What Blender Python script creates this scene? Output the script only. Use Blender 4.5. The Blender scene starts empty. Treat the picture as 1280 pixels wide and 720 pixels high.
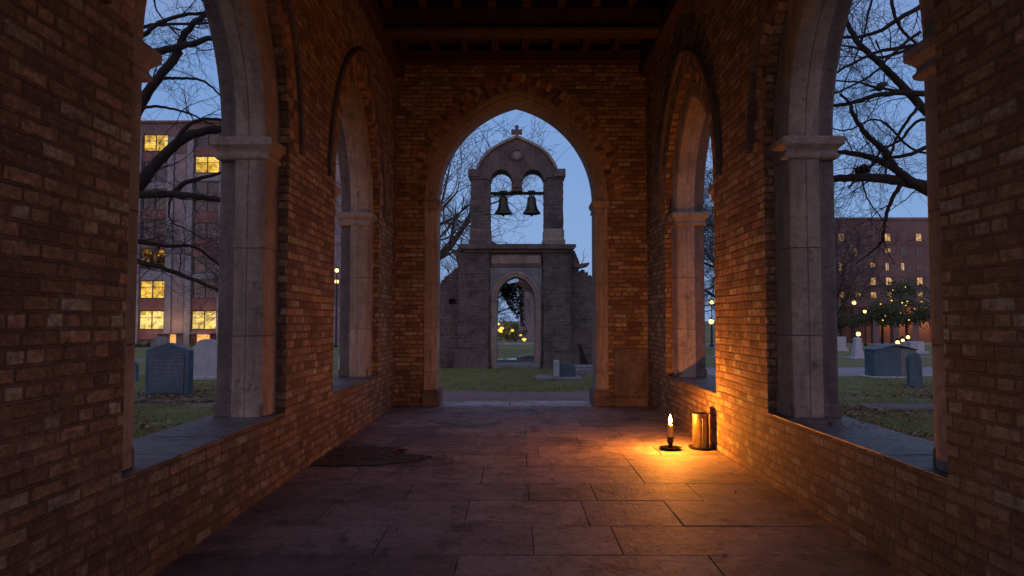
import bpy, bmesh, math, random
from mathutils import Vector, Matrix, Euler
from mathutils.geometry import tessellate_polygon

R = random.Random(7)
scene = bpy.context.scene
COL = scene.collection
rad = math.radians

# ------------------------------------------------------------------ camera
F = 24 / 36 * 1280
PITCH, YAW = rad(2.69), rad(0.336)
CAM = Vector((0, 0, 1.2))
cd = bpy.data.cameras.new('camera'); cam = bpy.data.objects.new('camera', cd); COL.objects.link(cam)
cd.lens = 24; cd.sensor_width = 36; cd.clip_start = 0.05; cd.clip_end = 3000
cam.location = CAM; cam.rotation_euler = (rad(90) + PITCH, 0, YAW)
scene.camera = cam
CM = Euler((rad(90) + PITCH, 0, YAW)).to_matrix()

def ray(px, py):
    return (CM @ Vector(((px - 640) / F, (360 - py) / F, -1))).normalized()
def at(px, py, Y):
    d = ray(px, py); return CAM + d * (Y / d.y)
def atz(px, py, z):
    d = ray(px, py); return CAM + d * ((z - CAM.z) / d.z)

# ------------------------------------------------------------------ node helpers
class NT:
    def __init__(s, mat):
        s.t = mat.node_tree; s.n = s.t.nodes; s.l = s.t.links
    def new(s, kind, **kw):
        n = s.n.new(kind)
        for k, v in kw.items(): setattr(n, k, v)
        return n
    def put(s, sock, v):
        if isinstance(v, bpy.types.NodeSocket): s.l.new(v, sock)
        elif v is not None:
            if isinstance(v, (tuple, list)) and len(v) == 3 and sock.type == 'RGBA': v = (*v, 1)
            sock.default_value = v
    def m(s, op, a, b=None, c=None, clamp=False):
        n = s.new('ShaderNodeMath', operation=op, use_clamp=clamp)
        s.put(n.inputs[0], a)
        if b is not None: s.put(n.inputs[1], b)
        if c is not None: s.put(n.inputs[2], c)
        return n.outputs[0]
    def pos(s):
        return s.new('ShaderNodeNewGeometry').outputs['Position']
    def noise(s, scale, vec=None, detail=4, rough=.6, dist=0.0, col=False):
        n = s.new('ShaderNodeTexNoise'); n.inputs['Scale'].default_value = scale
        n.inputs['Detail'].default_value = detail; n.inputs['Roughness'].default_value = rough
        n.inputs['Distortion'].default_value = dist
        s.l.new(vec if vec is not None else s.pos(), n.inputs['Vector'])
        return n.outputs['Color' if col else 'Fac']
    def ramp(s, fac, stops, interp='LINEAR'):
        n = s.new('ShaderNodeValToRGB'); e = n.color_ramp.elements; n.color_ramp.interpolation = interp
        while len(e) > 1: e.remove(e[-1])
        e[0].position = stops[0][0]; e[0].color = (*stops[0][1], 1)
        for p, c in stops[1:]:
            x = e.new(p); x.color = (*c, 1)
        s.put(n.inputs[0], fac); return n.outputs[0]
    def rng(s, v, a, b, c=0.0, d=1.0, smooth=False):
        n = s.new('ShaderNodeMapRange'); n.clamp = True
        if smooth: n.interpolation_type = 'SMOOTHSTEP'
        s.put(n.inputs[0], v)
        for i, x in enumerate((a, b, c, d)): s.put(n.inputs[i + 1], x)
        return n.outputs[0]
    def mix(s, fac, a, b, mode='MIX'):
        n = s.new('ShaderNodeMix', data_type='RGBA', blend_type=mode)
        s.put(n.inputs[0], fac); s.put(n.inputs[6], a); s.put(n.inputs[7], b)
        return n.outputs[2]
    def scalevec(s, k):
        n = s.new('ShaderNodeVectorMath', operation='MULTIPLY'); s.l.new(s.pos(), n.inputs[0]); n.inputs[1].default_value = k
        return n.outputs[0]
    def bump(s, h, dist=.01, strength=1.0, normal=None):
        n = s.new('ShaderNodeBump'); n.inputs['Distance'].default_value = dist; n.inputs['Strength'].default_value = strength
        s.put(n.inputs['Height'], h)
        if normal is not None: s.l.new(normal, n.inputs['Normal'])
        return n.outputs[0]

def mat(name):
    m = bpy.data.materials.new(name); m.use_nodes = True
    m.node_tree.nodes.clear()
    t = NT(m); b = t.new('ShaderNodeBsdfPrincipled'); o = t.new('ShaderNodeOutputMaterial')
    t.l.new(b.outputs[0], o.inputs[0]); t.b = b; t.o = o
    return m, t

def simple(name, col, rough=.8, var=.35, scale=6, bumpd=.004, metal=0.0, spec=.5, col2=None):
    m, t = mat(name)
    f = t.noise(scale, detail=6)
    f2 = t.noise(scale * 6.3, detail=5)
    c2 = col2 or tuple(x * (1 - var) for x in col)
    c = t.mix(t.rng(f, .35, .65), col, c2)
    c = t.mix(t.rng(f2, .3, .7, 0, .35), c, tuple(x * .6 for x in col))
    t.put(t.b.inputs['Base Color'], c)
    t.put(t.b.inputs['Roughness'], t.rng(f2, .3, .7, max(rough - .12, .05), min(rough + .1, 1)))
    t.b.inputs['Metallic'].default_value = metal
    t.b.inputs['Specular IOR Level'].default_value = spec
    if bumpd: t.put(t.b.inputs['Normal'], t.bump(t.m('ADD', f, f2), bumpd))
    return m

def brickmat(name, pal, mortar, bw=.215, bh=.076, mw=.010, soot=.5, bumpd=.012, joint=.006, lowdark=0, fade=.3, lite=1.9, bigs=.9):
    m, t = mat(name)
    g = t.new('ShaderNodeNewGeometry')
    sp = t.new('ShaderNodeSeparateXYZ'); t.l.new(g.outputs['Position'], sp.inputs[0])
    sn = t.new('ShaderNodeSeparateXYZ'); t.l.new(g.outputs['True Normal'], sn.inputs[0])
    side = t.m('GREATER_THAN', t.m('ABSOLUTE', sn.outputs[0]), t.m('ABSOLUTE', sn.outputs[1]))
    u = t.m('ADD', t.m('MULTIPLY', side, sp.outputs[1]), t.m('MULTIPLY', t.m('SUBTRACT', 1.0, side), sp.outputs[0]))
    dn = t.new('ShaderNodeSeparateColor'); t.l.new(t.noise(9, detail=3, col=True), dn.inputs[0])
    dl = t.new('ShaderNodeSeparateColor'); t.l.new(t.noise(1.3, detail=2, col=True), dl.inputs[0])
    u = t.m('ADD', u, t.m('MULTIPLY', t.m('SUBTRACT', dn.outputs[0], .5), .009))
    v = t.m('ADD', sp.outputs[2], t.m('MULTIPLY', t.m('SUBTRACT', dn.outputs[1], .5), .007))
    v = t.m('ADD', v, t.m('MULTIPLY', t.m('SUBTRACT', dl.outputs[1], .5), .025))
    vr = t.m('DIVIDE', v, bh); row = t.m('FLOOR', vr)
    wr = t.new('ShaderNodeTexWhiteNoise', noise_dimensions='1D'); t.l.new(row, wr.inputs['W'])
    hd = t.m('GREATER_THAN', wr.outputs['Value'], .72)
    w = t.m('MULTIPLY', bw, t.m('SUBTRACT', 1.0, t.m('MULTIPLY', hd, .5)))
    uu = t.m('ADD', t.m('DIVIDE', u, w), t.m('ADD', t.m('MULTIPLY', t.m('MODULO', t.m('ABSOLUTE', row), 2.0), .5), t.m('MULTIPLY', wr.outputs['Value'], .3)))
    colr = t.m('FLOOR', uu)
    fu = t.m('MULTIPLY', t.m('FRACT', uu), w); du = t.m('MINIMUM', fu, t.m('SUBTRACT', w, fu))
    fv = t.m('MULTIPLY', t.m('FRACT', vr), bh); dv = t.m('MINIMUM', fv, t.m('SUBTRACT', bh, fv))
    # bricks with rounded, ragged corners
    ax = t.m('MAXIMUM', t.m('SUBTRACT', .010, du), 0.0); ay = t.m('MAXIMUM', t.m('SUBTRACT', .010, dv), 0.0)
    d = t.m('SUBTRACT', .010, t.m('SQRT', t.m('ADD', t.m('MULTIPLY', ax, ax), t.m('MULTIPLY', ay, ay))))
    rag = t.m('MULTIPLY', t.m('SUBTRACT', t.noise(30, detail=5, rough=.75), .5), .016)
    d = t.m('ADD', d, rag)
    cv = t.new('ShaderNodeCombineXYZ'); t.l.new(colr, cv.inputs[0]); t.l.new(row, cv.inputs[1]); t.l.new(side, cv.inputs[2])
    wn = t.new('ShaderNodeTexWhiteNoise', noise_dimensions='3D'); t.l.new(cv.outputs[0], wn.inputs['Vector'])
    rc = t.new('ShaderNodeSeparateColor'); t.l.new(wn.outputs['Color'], rc.inputs[0])
    mask = t.rng(d, mw * .5 - .002, mw * .5 + joint, smooth=True)
    # joints smeared over with mortar and dirt in places
    gone = t.m('MULTIPLY', t.rng(t.noise(4.5, detail=6, rough=.75), .42, .60), fade)
    mask = t.m('MAXIMUM', mask, t.m('MULTIPLY', gone, .9))
    n = len(pal)
    bc = t.ramp(rc.outputs[0], [(i / n, c) for i, c in enumerate(pal)], 'CONSTANT')
    fine = t.noise(55, detail=6, rough=.7)
    med = t.noise(11, detail=5)
    big = t.noise(bigs, detail=6, rough=.68)
    bc = t.mix(t.rng(fine, .35, .7, 0, .55), bc, tuple(x * .45 for x in pal[0]))
    bc = t.mix(t.rng(med, .56, .75, 0, .5), bc, tuple(min(1, x * 1.5) for x in mortar))
    mc = t.mix(t.rng(med, .35, .65), mortar, tuple(x * .55 for x in mortar))
    mot = t.noise(20, detail=7, rough=.78, vec=t.scalevec((1, 1, 1.8)))
    bc = t.mix(t.rng(mot, .44, .60, 0, .65), bc, tuple(x * .28 for x in pal[1]))
    bc = t.mix(t.rng(mot, .46, .32, 0, .5), bc, tuple(min(1, x * lite) for x in mortar))
    c = t.mix(mask, mc, bc)
    pat = t.noise(3.3, detail=6, rough=.7); strk = t.noise(2.2, detail=5, vec=t.scalevec((2.5, 2.5, .5)))
    c = t.mix(t.rng(pat, .46, .66, 0, .5), c, tuple(x * .28 for x in pal[1]))
    c = t.mix(t.rng(strk, .52, .68, 0, .38), c, tuple(x * .42 for x in mortar))
    c = t.mix(t.rng(t.noise(5.5, detail=6, rough=.75), .58, .72, 0, .35), c, tuple(min(1, x * 1.7) for x in mortar))
    c = t.mix(t.rng(big, .5, .72, 0, soot), c, (.045, .034, .028))
    if lowdark:   # darker towards the lowest courses, with a ragged upper edge
        lo_ = t.m('MULTIPLY', t.rng(t.m('ADD', sp.outputs[2], t.m('MULTIPLY', t.m('SUBTRACT', pat, .5), 1.1)), .30, .75, 1, 0), t.rng(med, .30, .62, .35, 1))
        c = t.mix(t.m('MULTIPLY', lo_, lowdark), c, (.045, .030, .024))
    t.put(t.b.inputs['Base Color'], t.mix(1.0, c, t.ramp(t.rng(fine, .25, .75), [(0, (.4, .4, .4)), (1, (1.45, 1.45, 1.45))]), 'MULTIPLY'))
    t.put(t.b.inputs['Roughness'], t.rng(fine, .3, .7, .72, .95))
    h = t.m('ADD', t.m('MULTIPLY', mask, t.m('ADD', .75, t.m('MULTIPLY', rc.outputs[1], .5))), t.m('ADD', t.m('MULTIPLY', fine, .55), t.m('MULTIPLY', t.noise(22, detail=6, rough=.7), .8)))
    t.put(t.b.inputs['Normal'], t.bump(h, bumpd))
    return m

def attr_mat(name, rough=.6, var=.5, bumpd=.004, scale=5, spec=.5, stains=0):
    """per-face tone from the 'tone' attribute, broken up by noise"""
    m, t = mat(name)
    a = t.new('ShaderNodeAttribute', attribute_name='tone')
    f = t.noise(scale, detail=7, rough=.7); f2 = t.noise(scale * 9, detail=5)
    c = t.mix(t.rng(f, .38, .66, 0, var), a.outputs['Color'], (.04, .035, .032))
    c = t.mix(t.rng(f2, .5, .75, 0, .4), c, t.mix(.5, a.outputs['Color'], (.5, .45, .4)))
    if stains:   # trodden-in dirt, damp blotches and worn pale patches
        s1 = t.noise(1.7, detail=8, rough=.78, dist=.6); s2 = t.noise(6.5, detail=8, rough=.8, dist=.8)
        c = t.mix(t.rng(s1, .51, .63, 0, stains), c, (.045, .034, .032))
        c = t.mix(t.rng(s2, .53, .60, 0, stains * .75), c, (.05, .036, .032))
        c = t.mix(t.rng(s1, .46, .34, 0, .4), c, (.36, .29, .28))
        f = t.m('ADD', f, t.m('MULTIPLY', s2, .8))
    t.put(t.b.inputs['Base Color'], c)
    t.b.inputs['Specular IOR Level'].default_value = spec
    t.put(t.b.inputs['Roughness'], t.rng(f, .35, .65, rough - .15, rough + .15))
    t.put(t.b.inputs['Normal'], t.bump(t.m('ADD', t.m('MULTIPLY', f, 1.6), t.m('MULTIPLY', f2, .6)), bumpd))
    return m

def emit(name, col, strength, transparent=False, var=0.0, scale=3.0, col2=None):
    m = bpy.data.materials.new(name); m.use_nodes = True; m.node_tree.nodes.clear()
    t = NT(m); e = t.new('ShaderNodeEmission'); o = t.new('ShaderNodeOutputMaterial')
    if var:
        f = t.noise(scale, detail=3)
        t.put(e.inputs[0], t.mix(t.rng(f, .4, .6), col, col2 or tuple(x * (1 - var) for x in col)))
        sp = t.scalevec((3.0, 3.0, 14.0))
        blob = t.rng(t.noise(scale * 1.7, detail=2, rough=.4), .52, .60, 1, 1 - var * .9)
        bl = t.rng(t.m('SINE', t.m('MULTIPLY', t.noise(.25, detail=0), 40)), -.2, .4, 1 - var * .6, 1)
        t.put(e.inputs[1], t.m('MULTIPLY', t.m('MULTIPLY', strength, t.m('MULTIPLY', blob, bl)), t.rng(t.noise(scale, detail=2, vec=sp), .35, .6, 1 - var, 1)))
    else:
        e.inputs[0].default_value = (*col, 1); e.inputs[1].default_value = strength
    if transparent:
        tr = t.new('ShaderNodeBsdfTransparent'); ad = t.new('ShaderNodeAddShader')
        t.l.new(tr.outputs[0], ad.inputs[0]); t.l.new(e.outputs[0], ad.inputs[1]); t.l.new(ad.outputs[0], o.inputs[0])
    else: t.l.new(e.outputs[0], o.inputs[0])
    return m

# ------------------------------------------------------------------ mesh helpers
class MB:
    def __init__(s): s.v = []; s.f = []; s.mi = []; s.tone = []; s.cur = 0; s.t = (1, 1, 1)
    def face(s, idx):
        s.f.append(tuple(idx)); s.mi.append(s.cur); s.tone.append(s.t)
    def add(s, vs, fs):
        o = len(s.v); s.v.extend([tuple(v) for v in vs])
        for f in fs: s.face([i + o for i in f])
    def box(s, lo, hi, M=None):
        x0, y0, z0 = lo; x1, y1, z1 = hi
        vs = [Vector(p) for p in ((x0,y0,z0),(x1,y0,z0),(x1,y1,z0),(x0,y1,z0),(x0,y0,z1),(x1,y0,z1),(x1,y1,z1),(x0,y1,z1))]
        if M is not None: vs = [M @ v for v in vs]
        s.add(vs, [(0,3,2,1),(4,5,6,7),(0,1,5,4),(1,2,6,5),(2,3,7,6),(3,0,4,7)])
    def slab(s, pts, z0, z1, f=None):
        """prism of polygon pts (2D), mapped by f(a,b,c)"""
        f = f or (lambda a, b, c: (a, b, c))
        n = len(pts)
        s.add([f(p[0], p[1], z0) for p in pts] + [f(p[0], p[1], z1) for p in pts],
              [tuple(range(n))[::-1], tuple(range(n, 2 * n))] + [(i, (i + 1) % n, n + (i + 1) % n, n + i) for i in range(n)])
    def prism(s, outer, holes, t0, t1, f):
        loops = [outer] + list(holes)
        flat = [p for l in loops for p in l]
        tris = tessellate_polygon([[Vector((p[0], p[1], 0)) for p in l] for l in loops])
        n = len(flat); o = len(s.v)
        s.v.extend([tuple(f(p[0], p[1], t0)) for p in flat]); s.v.extend([tuple(f(p[0], p[1], t1)) for p in flat])
        for a, b, c in tris:
            s.face((o + a, o + b, o + c)); s.face((o + n + c, o + n + b, o + n + a))
        k = 0
        for l in loops:
            m_ = len(l)
            for i in range(m_):
                a = k + i; b = k + (i + 1) % m_
                s.face((o + a, o + b, o + n + b, o + n + a))
            k += m_
    def tube(s, pts, radii, sides=6, cap=True):
        pts = [Vector(p) for p in pts]
        if not hasattr(radii, '__len__'): radii = [radii] * len(pts)
        o = len(s.v); ref = Vector((.31, .17, .93))
        n = len(pts)
        for i, p in enumerate(pts):
            d = (pts[min(i + 1, n - 1)] - pts[max(i - 1, 0)])
            if d.length < 1e-9: d = Vector((0, 0, 1))
            d.normalize()
            a = d.cross(ref)
            if a.length < .05: a = d.cross(Vector((1, 0, 0)))
            a.normalize(); b = d.cross(a)
            ref = ref if a.length else ref
            for k in range(sides):
                an = 2 * math.pi * k / sides
                s.v.append(tuple(p + (a * math.cos(an) + b * math.sin(an)) * radii[i]))
        for i in range(n - 1):
            for k in range(sides):
                k2 = (k + 1) % sides
                s.face((o + i * sides + k, o + i * sides + k2, o + (i + 1) * sides + k2, o + (i + 1) * sides + k))
        if cap and sides > 3:
            s.face([o + k for k in range(sides)][::-1]); s.face([o + (n - 1) * sides + k for k in range(sides)])
    def lathe(s, prof, c, sides=32, f=None):
        o = len(s.v); n = len(prof)
        for r, z in prof:
            for k in range(sides):
                a = 2 * math.pi * k / sides
                s.v.append((c[0] + r * math.cos(a), c[1] + r * math.sin(a), c[2] + z))
        for i in range(n - 1):
            for k in range(sides):
                k2 = (k + 1) % sides
                s.face((o + i * sides + k, o + i * sides + k2, o + (i + 1) * sides + k2, o + (i + 1) * sides + k))
        if prof[0][0] > 1e-5: s.face([o + k for k in range(sides)][::-1])
        if prof[-1][0] > 1e-5: s.face([o + (n - 1) * sides + k for k in range(sides)])
    def build(s, name, mats, parent=None, bevel=0, smooth=None, fix=True, origin=None, seg=1):
        me = bpy.data.meshes.new(name)
        org = Vector(origin) if origin is not None else (Vector(parent.matrix_world.translation) if parent is not None else Vector((0, 0, 0)))
        if parent is not None: org = wloc(parent)
        me.from_pydata([tuple(Vector(v) - org) for v in s.v], [], s.f)
        if not isinstance(mats, (list, tuple)): mats = [mats]
        for m_ in mats: me.materials.append(m_)
        me.polygons.foreach_set('material_index', s.mi)
        if any(t != (1, 1, 1) for t in s.tone):
            a = me.color_attributes.new('tone', 'FLOAT_COLOR', 'CORNER')
            k = 0
            data = []
            for p, t in zip(s.f, s.tone): data += [t[0], t[1], t[2], 1.0] * len(p)
            a.data.foreach_set('color', data)
        if fix or bevel:
            bm = bmesh.new(); bm.from_mesh(me)
            bmesh.ops.recalc_face_normals(bm, faces=bm.faces)
            if bevel:
                ed = [e for e in bm.edges if len(e.link_faces) == 2 and e.calc_face_angle(0) > .5]
                bmesh.ops.bevel(bm, geom=ed, offset=bevel, segments=seg, affect='EDGES', profile=.5, clamp_overlap=True)
            bm.to_mesh(me); bm.free()
        if smooth is not None:
            me.polygons.foreach_set('use_smooth', [True] * len(me.polygons))
            if smooth < 3: me.set_sharp_from_angle(angle=smooth)
        me.update()
        ob = bpy.data.objects.new(name, me); COL.objects.link(ob)
        if parent is not None: ob.parent = parent
        else: ob.location = org
        return ob

WL = {}
def wloc(o):
    p = Vector((0, 0, 0))
    while o is not None:
        p += Vector(o.location); o = o.parent
    return p

def tag(o, label=None, cat=None, group=None, kind=None):
    if label: o['label'] = label
    if cat: o['category'] = cat
    if group: o['group'] = group
    if kind: o['kind'] = kind
    return o
def empty(name, loc, label, cat, group=None):
    o = bpy.data.objects.new(name, None); COL.objects.link(o); o.location = loc; o.empty_display_size = .2
    return tag(o, label, cat, group)

# ------------------------------------------------------------------ materials
PAL = [(.29,.155,.085), (.36,.205,.115), (.42,.25,.14), (.12,.065,.042), (.33,.18,.10), (.50,.33,.21), (.20,.11,.065), (.38,.22,.12), (.25,.135,.075), (.54,.38,.25), (.31,.17,.09), (.14,.08,.05), (.40,.24,.14), (.34,.22,.14)]
M = {}
M['brick'] = brickmat('old_red_brick', [(min(.8, c[0] * q_ * .96), min(.8, c[1] * q_ * 1.08), min(.8, c[2] * q_ * 1.12)) for c in PAL for q_ in [2.0 if c[0] > .35 else 1.6]], (.17, .115, .08), soot=.25, mw=.011, bumpd=.018, bw=.195, bh=.0615, lowdark=.5, fade=.32, lite=4.0)
PALG = [(.18,.125,.105), (.26,.18,.15), (.11,.08,.07), (.32,.235,.20), (.22,.14,.11), (.07,.055,.05), (.28,.20,.17), (.19,.13,.11)]
M['ruin'] = brickmat('weathered_ruin_masonry', PALG, (.34, .28, .26), bw=.25, bh=.085, mw=.014, soot=.9, bumpd=.03, lite=1.3, bigs=1.9)
M['voussoir'] = attr_mat('arch_brick', .85, .45, .006, 14)
def stonemat(name, a, b, rough=.8, soot=.35, joints=0.0):
    m, t = mat(name)
    f = t.noise(2.6, detail=8, rough=.68); f2 = t.noise(24, detail=6, rough=.7)
    st = t.noise(3.0, detail=5, vec=t.scalevec((4, 4, .6)))
    c = t.mix(t.rng(f, .36, .64), a, b)
    c = t.mix(t.rng(f2, .42, .72, 0, .55), c, tuple(x * .5 for x in b))
    c = t.mix(t.rng(st, .50, .7, 0, soot), c, (.07, .058, .050))
    c = t.mix(t.rng(t.noise(7, detail=7, rough=.75), .55, .68, 0, .4), c, tuple(x * .62 for x in b))
    sp = t.new('ShaderNodeSeparateXYZ'); t.l.new(t.pos(), sp.inputs[0])
    hgt = t.m('MULTIPLY', t.m('SUBTRACT', f, .5), .03)
    jd = t.m('ABSOLUTE', t.m('SUBTRACT', t.m('FRACT', t.m('DIVIDE', t.m('ADD', t.m('ADD', sp.outputs[2], -.16), hgt), .62)), .5))
    jl = t.m('MULTIPLY', t.rng(jd, .0025, .007, 1, 0), t.m('MULTIPLY', t.m('LESS_THAN', sp.outputs[2], 2.3), joints * .7))
    blk = t.new('ShaderNodeTexWhiteNoise', noise_dimensions='1D'); t.put(blk.inputs['W'], t.m('FLOOR', t.m('ADD', t.m('DIVIDE', t.m('ADD', sp.outputs[2], -.16), .62), .5)))
    c = t.mix(t.m('MULTIPLY', t.rng(blk.outputs['Value'], 0, 1, 0, .35), joints), c, tuple(x * .6 for x in b))
    pit = t.noise(60, detail=5, rough=.8); chip = t.rng(t.noise(6, detail=6, rough=.8), .60, .66)
    c = t.mix(t.m('MULTIPLY', chip, .55), c, tuple(x * .5 for x in b))
    c = t.mix(jl, c, (.05, .04, .035))
    t.put(t.b.inputs['Base Color'], c)
    t.put(t.b.inputs['Roughness'], t.rng(f2, .3, .7, rough - .1, rough + .12))
    t.put(t.b.inputs['Normal'], t.bump(t.m('SUBTRACT', t.m('ADD', f, t.m('ADD', t.m('MULTIPLY', f2, .8), t.m('MULTIPLY', pit, .4))), t.m('ADD', jl, t.m('MULTIPLY', chip, .6))), .010))
    return m
M['stone'] = stonemat('worn_limestone', (.42, .35, .285), (.26, .21, .165), soot=.5, joints=1.0)
M['stone_dark'] = stonemat('dark_sandstone', (.19, .145, .13), (.09, .072, .065), soot=.75)
M['sill'] = stonemat('sill_slate', (.19, .15, .14), (.08, .062, .058), rough=.42, soot=.6)
M['floor'] = attr_mat('flagstone', .52, .5, .018, 4.2, spec=.5, stains=.85)
M['joint'] = simple('floor_bedding', (.03, .025, .022), .95)
M['wood'] = simple('old_roof_timber', (.075, .036, .025), .7, scale=4, bumpd=.006)
M['bark'] = simple('dark_bark', (.026, .022, .02), .95, scale=14, bumpd=.01)
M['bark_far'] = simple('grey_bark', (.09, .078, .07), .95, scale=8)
M['bell'] = simple('aged_bronze', (.09, .085, .06), .45, metal=.7, scale=9)
M['iron'] = simple('black_iron', (.03, .028, .026), .45, metal=.6, scale=12, bumpd=.001)
M['grave'] = stonemat('blue_grey_slate', (.09, .16, .22), (.045, .085, .115), rough=.6, soot=.35)
M['grave_pale'] = stonemat('pale_marble', (.50, .52, .55), (.36, .38, .42), rough=.6, soot=.2)
M['grave_rough'] = stonemat('lichen_grey_granite', (.26, .27, .27), (.15, .16, .155), rough=.75, soot=.4)
M['path'] = simple('pale_paving', (.30, .28, .29), .8, scale=1.5)
M['white'] = simple('white_render', (.30, .30, .33), .8, scale=1)
M['pink'] = brickmat('pink_brick', [(.24,.15,.14),(.28,.17,.155),(.22,.13,.125),(.27,.18,.165)], (.30,.25,.24), soot=.15, bumpd=.004)
M['pinkpanel'] = simple('rust_red_panel', (.25, .12, .11), .8, scale=.8)
M['greypanel'] = simple('mauve_panel', (.30, .25, .26), .8, scale=.8)
M['farbrick'] = simple('far_red_brick', (.20, .125, .115), .9, scale=.3, bumpd=0)
M['frame'] = simple('dark_window_frame', (.10, .09, .09), .5, scale=3, bumpd=0)
M['slate_roof'] = simple('roof_slate', (.08, .08, .09), .7, scale=3)

m, t = mat('dark_glass')
t.put(t.b.inputs['Base Color'], t.mix(t.noise(.8), (.02, .022, .03), (.06, .055, .06))); t.b.inputs['Roughness'].default_value = .12
M['glass'] = m
M['lit'] = emit('lit_window_yellow', (1.0, .56, .07), 1.35, var=.55, scale=1.3, col2=(1.0, .64, .14))
M['lit_pale'] = emit('lit_window_pale', (1.0, .64, .13), 1.5, var=.5, scale=1.6, col2=(1.0, .72, .26))
M['lit_dim'] = emit('dimly_lit_window', (1.0, .45, .07), .9, var=.9, scale=2.2)
M['lit_far'] = emit('far_lit_window', (1.0, .62, .28), .95, var=.5, scale=1.0, col2=(1.0, .5, .2))
M['lamp'] = emit('lamp_glow', (1.0, .62, .16), 5)
M['fairy'] = emit('small_amber_lamp', (1.0, .55, .08), 2.2)
M['orange'] = emit('orange_doorway_glow', (1.0, .42, .10), 1.6, var=.3)
M['flame'] = emit('flame', (1.0, .66, .28), 60, transparent=True)
t = NT(M['flame']); e_ = [n for n in t.n if n.type == 'EMISSION'][0]; lw = t.new('ShaderNodeLayerWeight'); lw.inputs[0].default_value = .5
t.put(e_.inputs[0], t.ramp(lw.outputs['Facing'], [(0, (1, .80, .48)), (.55, (1, .58, .18)), (1, (1, .30, .03))]))
t.put(e_.inputs[1], t.rng(lw.outputs['Facing'], .25, .95, 16, .6))

# cream wax; the flame's glow through it is painted in as orange
m, t = mat('candle_wax')
t.b.inputs['Base Color'].default_value = (.90, .52, .20, 1); t.b.inputs['Roughness'].default_value = .4
t.b.inputs['Subsurface Weight'].default_value = .8; t.b.inputs['Subsurface Radius'].default_value = (.05, .025, .01); t.b.inputs['Subsurface Scale'].default_value = 1.0
M['wax'] = m
m, t = mat('tarnished_brass')
f = t.noise(9, detail=6); f2 = t.noise(40, detail=4, vec=t.scalevec((1, 1, .15)))
t.put(t.b.inputs['Base Color'], t.mix(t.rng(f, .35, .7), (.27, .23, .15), (.12, .10, .07)))
t.b.inputs['Metallic'].default_value = .85; t.put(t.b.inputs['Roughness'], t.rng(f2, .3, .7, .25, .5))
t.put(t.b.inputs['Normal'], t.bump(f2, .0006)); M['brass'] = m

# ------------------------------------------------------------------ terrain
def gz(y, x=0):
    k = min(max((y - 25) / 35, 0), 1); k = k * k * (3 - 2 * k)
    return -.08 - .80 * k
m, t = mat('lawn_ground')
n1 = t.noise(.7, detail=6, rough=.7); n2 = t.noise(16, detail=6, rough=.75); n3 = t.noise(3.1, detail=6, rough=.7)
c = t.mix(t.rng(n2, .35, .65), (.12, .15, .035), (.23, .24, .075))
c = t.mix(t.rng(n3, .5, .62, 0, .85), c, (.15, .105, .065))
c = t.mix(t.rng(n1, .35, .7, 0, .5), c, (.11, .115, .045))
t.put(t.b.inputs['Base Color'], c); t.b.inputs['Roughness'].default_value = .95
t.put(t.b.inputs['Normal'], t.bump(t.m('ADD', n2, n3), .05)); M['ground'] = m
mb = MB()
xs = [-900, -400, -200, -100, -60] + [-40 + 2 * i for i in range(41)] + [60, 100, 200, 400, 900]
ys = [-300, -60, -20] + [-10 + 2 * i for i in range(40)] + [72, 80, 100, 150, 250, 500, 1200]
for j, y in enumerate(ys):
    for i, x in enumerate(xs): mb.v.append((x, y, gz(y)))
for j in range(len(ys) - 1):
    for i in range(len(xs) - 1):
        a = j * len(xs) + i; mb.face((a, a + 1, a + 1 + len(xs), a + len(xs)))
tag(mb.build('ground', M['ground'], smooth=4), kind='structure')

def ragged(x0, x1, y0, y1, n=40, amp=.15, seed=1):
    q = random.Random(seed); pts = []
    for i in range(n): pts.append((x0 + (x1 - x0) * i / n, y0 + q.uniform(-amp, amp)))
    for i in range(n): pts.append((x1 - (x1 - x0) * i / n, y1 + q.uniform(-amp, amp)))
    return pts
m, t = mat('bare_dirt')
n1 = t.noise(5, detail=7, rough=.7); n2 = t.noise(30, detail=6, rough=.75)
t.put(t.b.inputs['Base Color'], t.mix(t.rng(n2, .35, .65), t.mix(t.rng(n1, .4, .6), (.30, .20, .17), (.40, .28, .24)), (.15, .10, .085)))
t.b.inputs['Roughness'].default_value = .95; t.put(t.b.inputs['Normal'], t.bump(t.m('ADD', n1, n2), .03)); M['dirt'] = m
mb = MB(); mb.slab(ragged(-5.0, 5.0, 10.05, 12.3, 60, .22, 3), -.10, -.074)
tag(mb.build('dirt_path', M['dirt']), kind='structure')
mb = MB(); mb.slab([(4.5, 15.6), (40, 15.9), (40, 18.9), (4.5, 18.4)], -.12, -.072)
mb.slab([(6, 23.5), (40, 23.8), (40, 24.2), (6, 23.9)], -.12, -.070)
tag(mb.build('footpath', M['path']), kind='structure')
mb = MB(); mb.slab([(-30, 21.0), (1.8, 21.0), (1.8, 21.35), (-30, 21.35)], -.14, -.03)
mb.slab([(-60, 58), (60, 58), (60, 62), (-60, 62)], -1.0, -.86)
tag(mb.build('pavement', M['path']), kind='structure')

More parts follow.
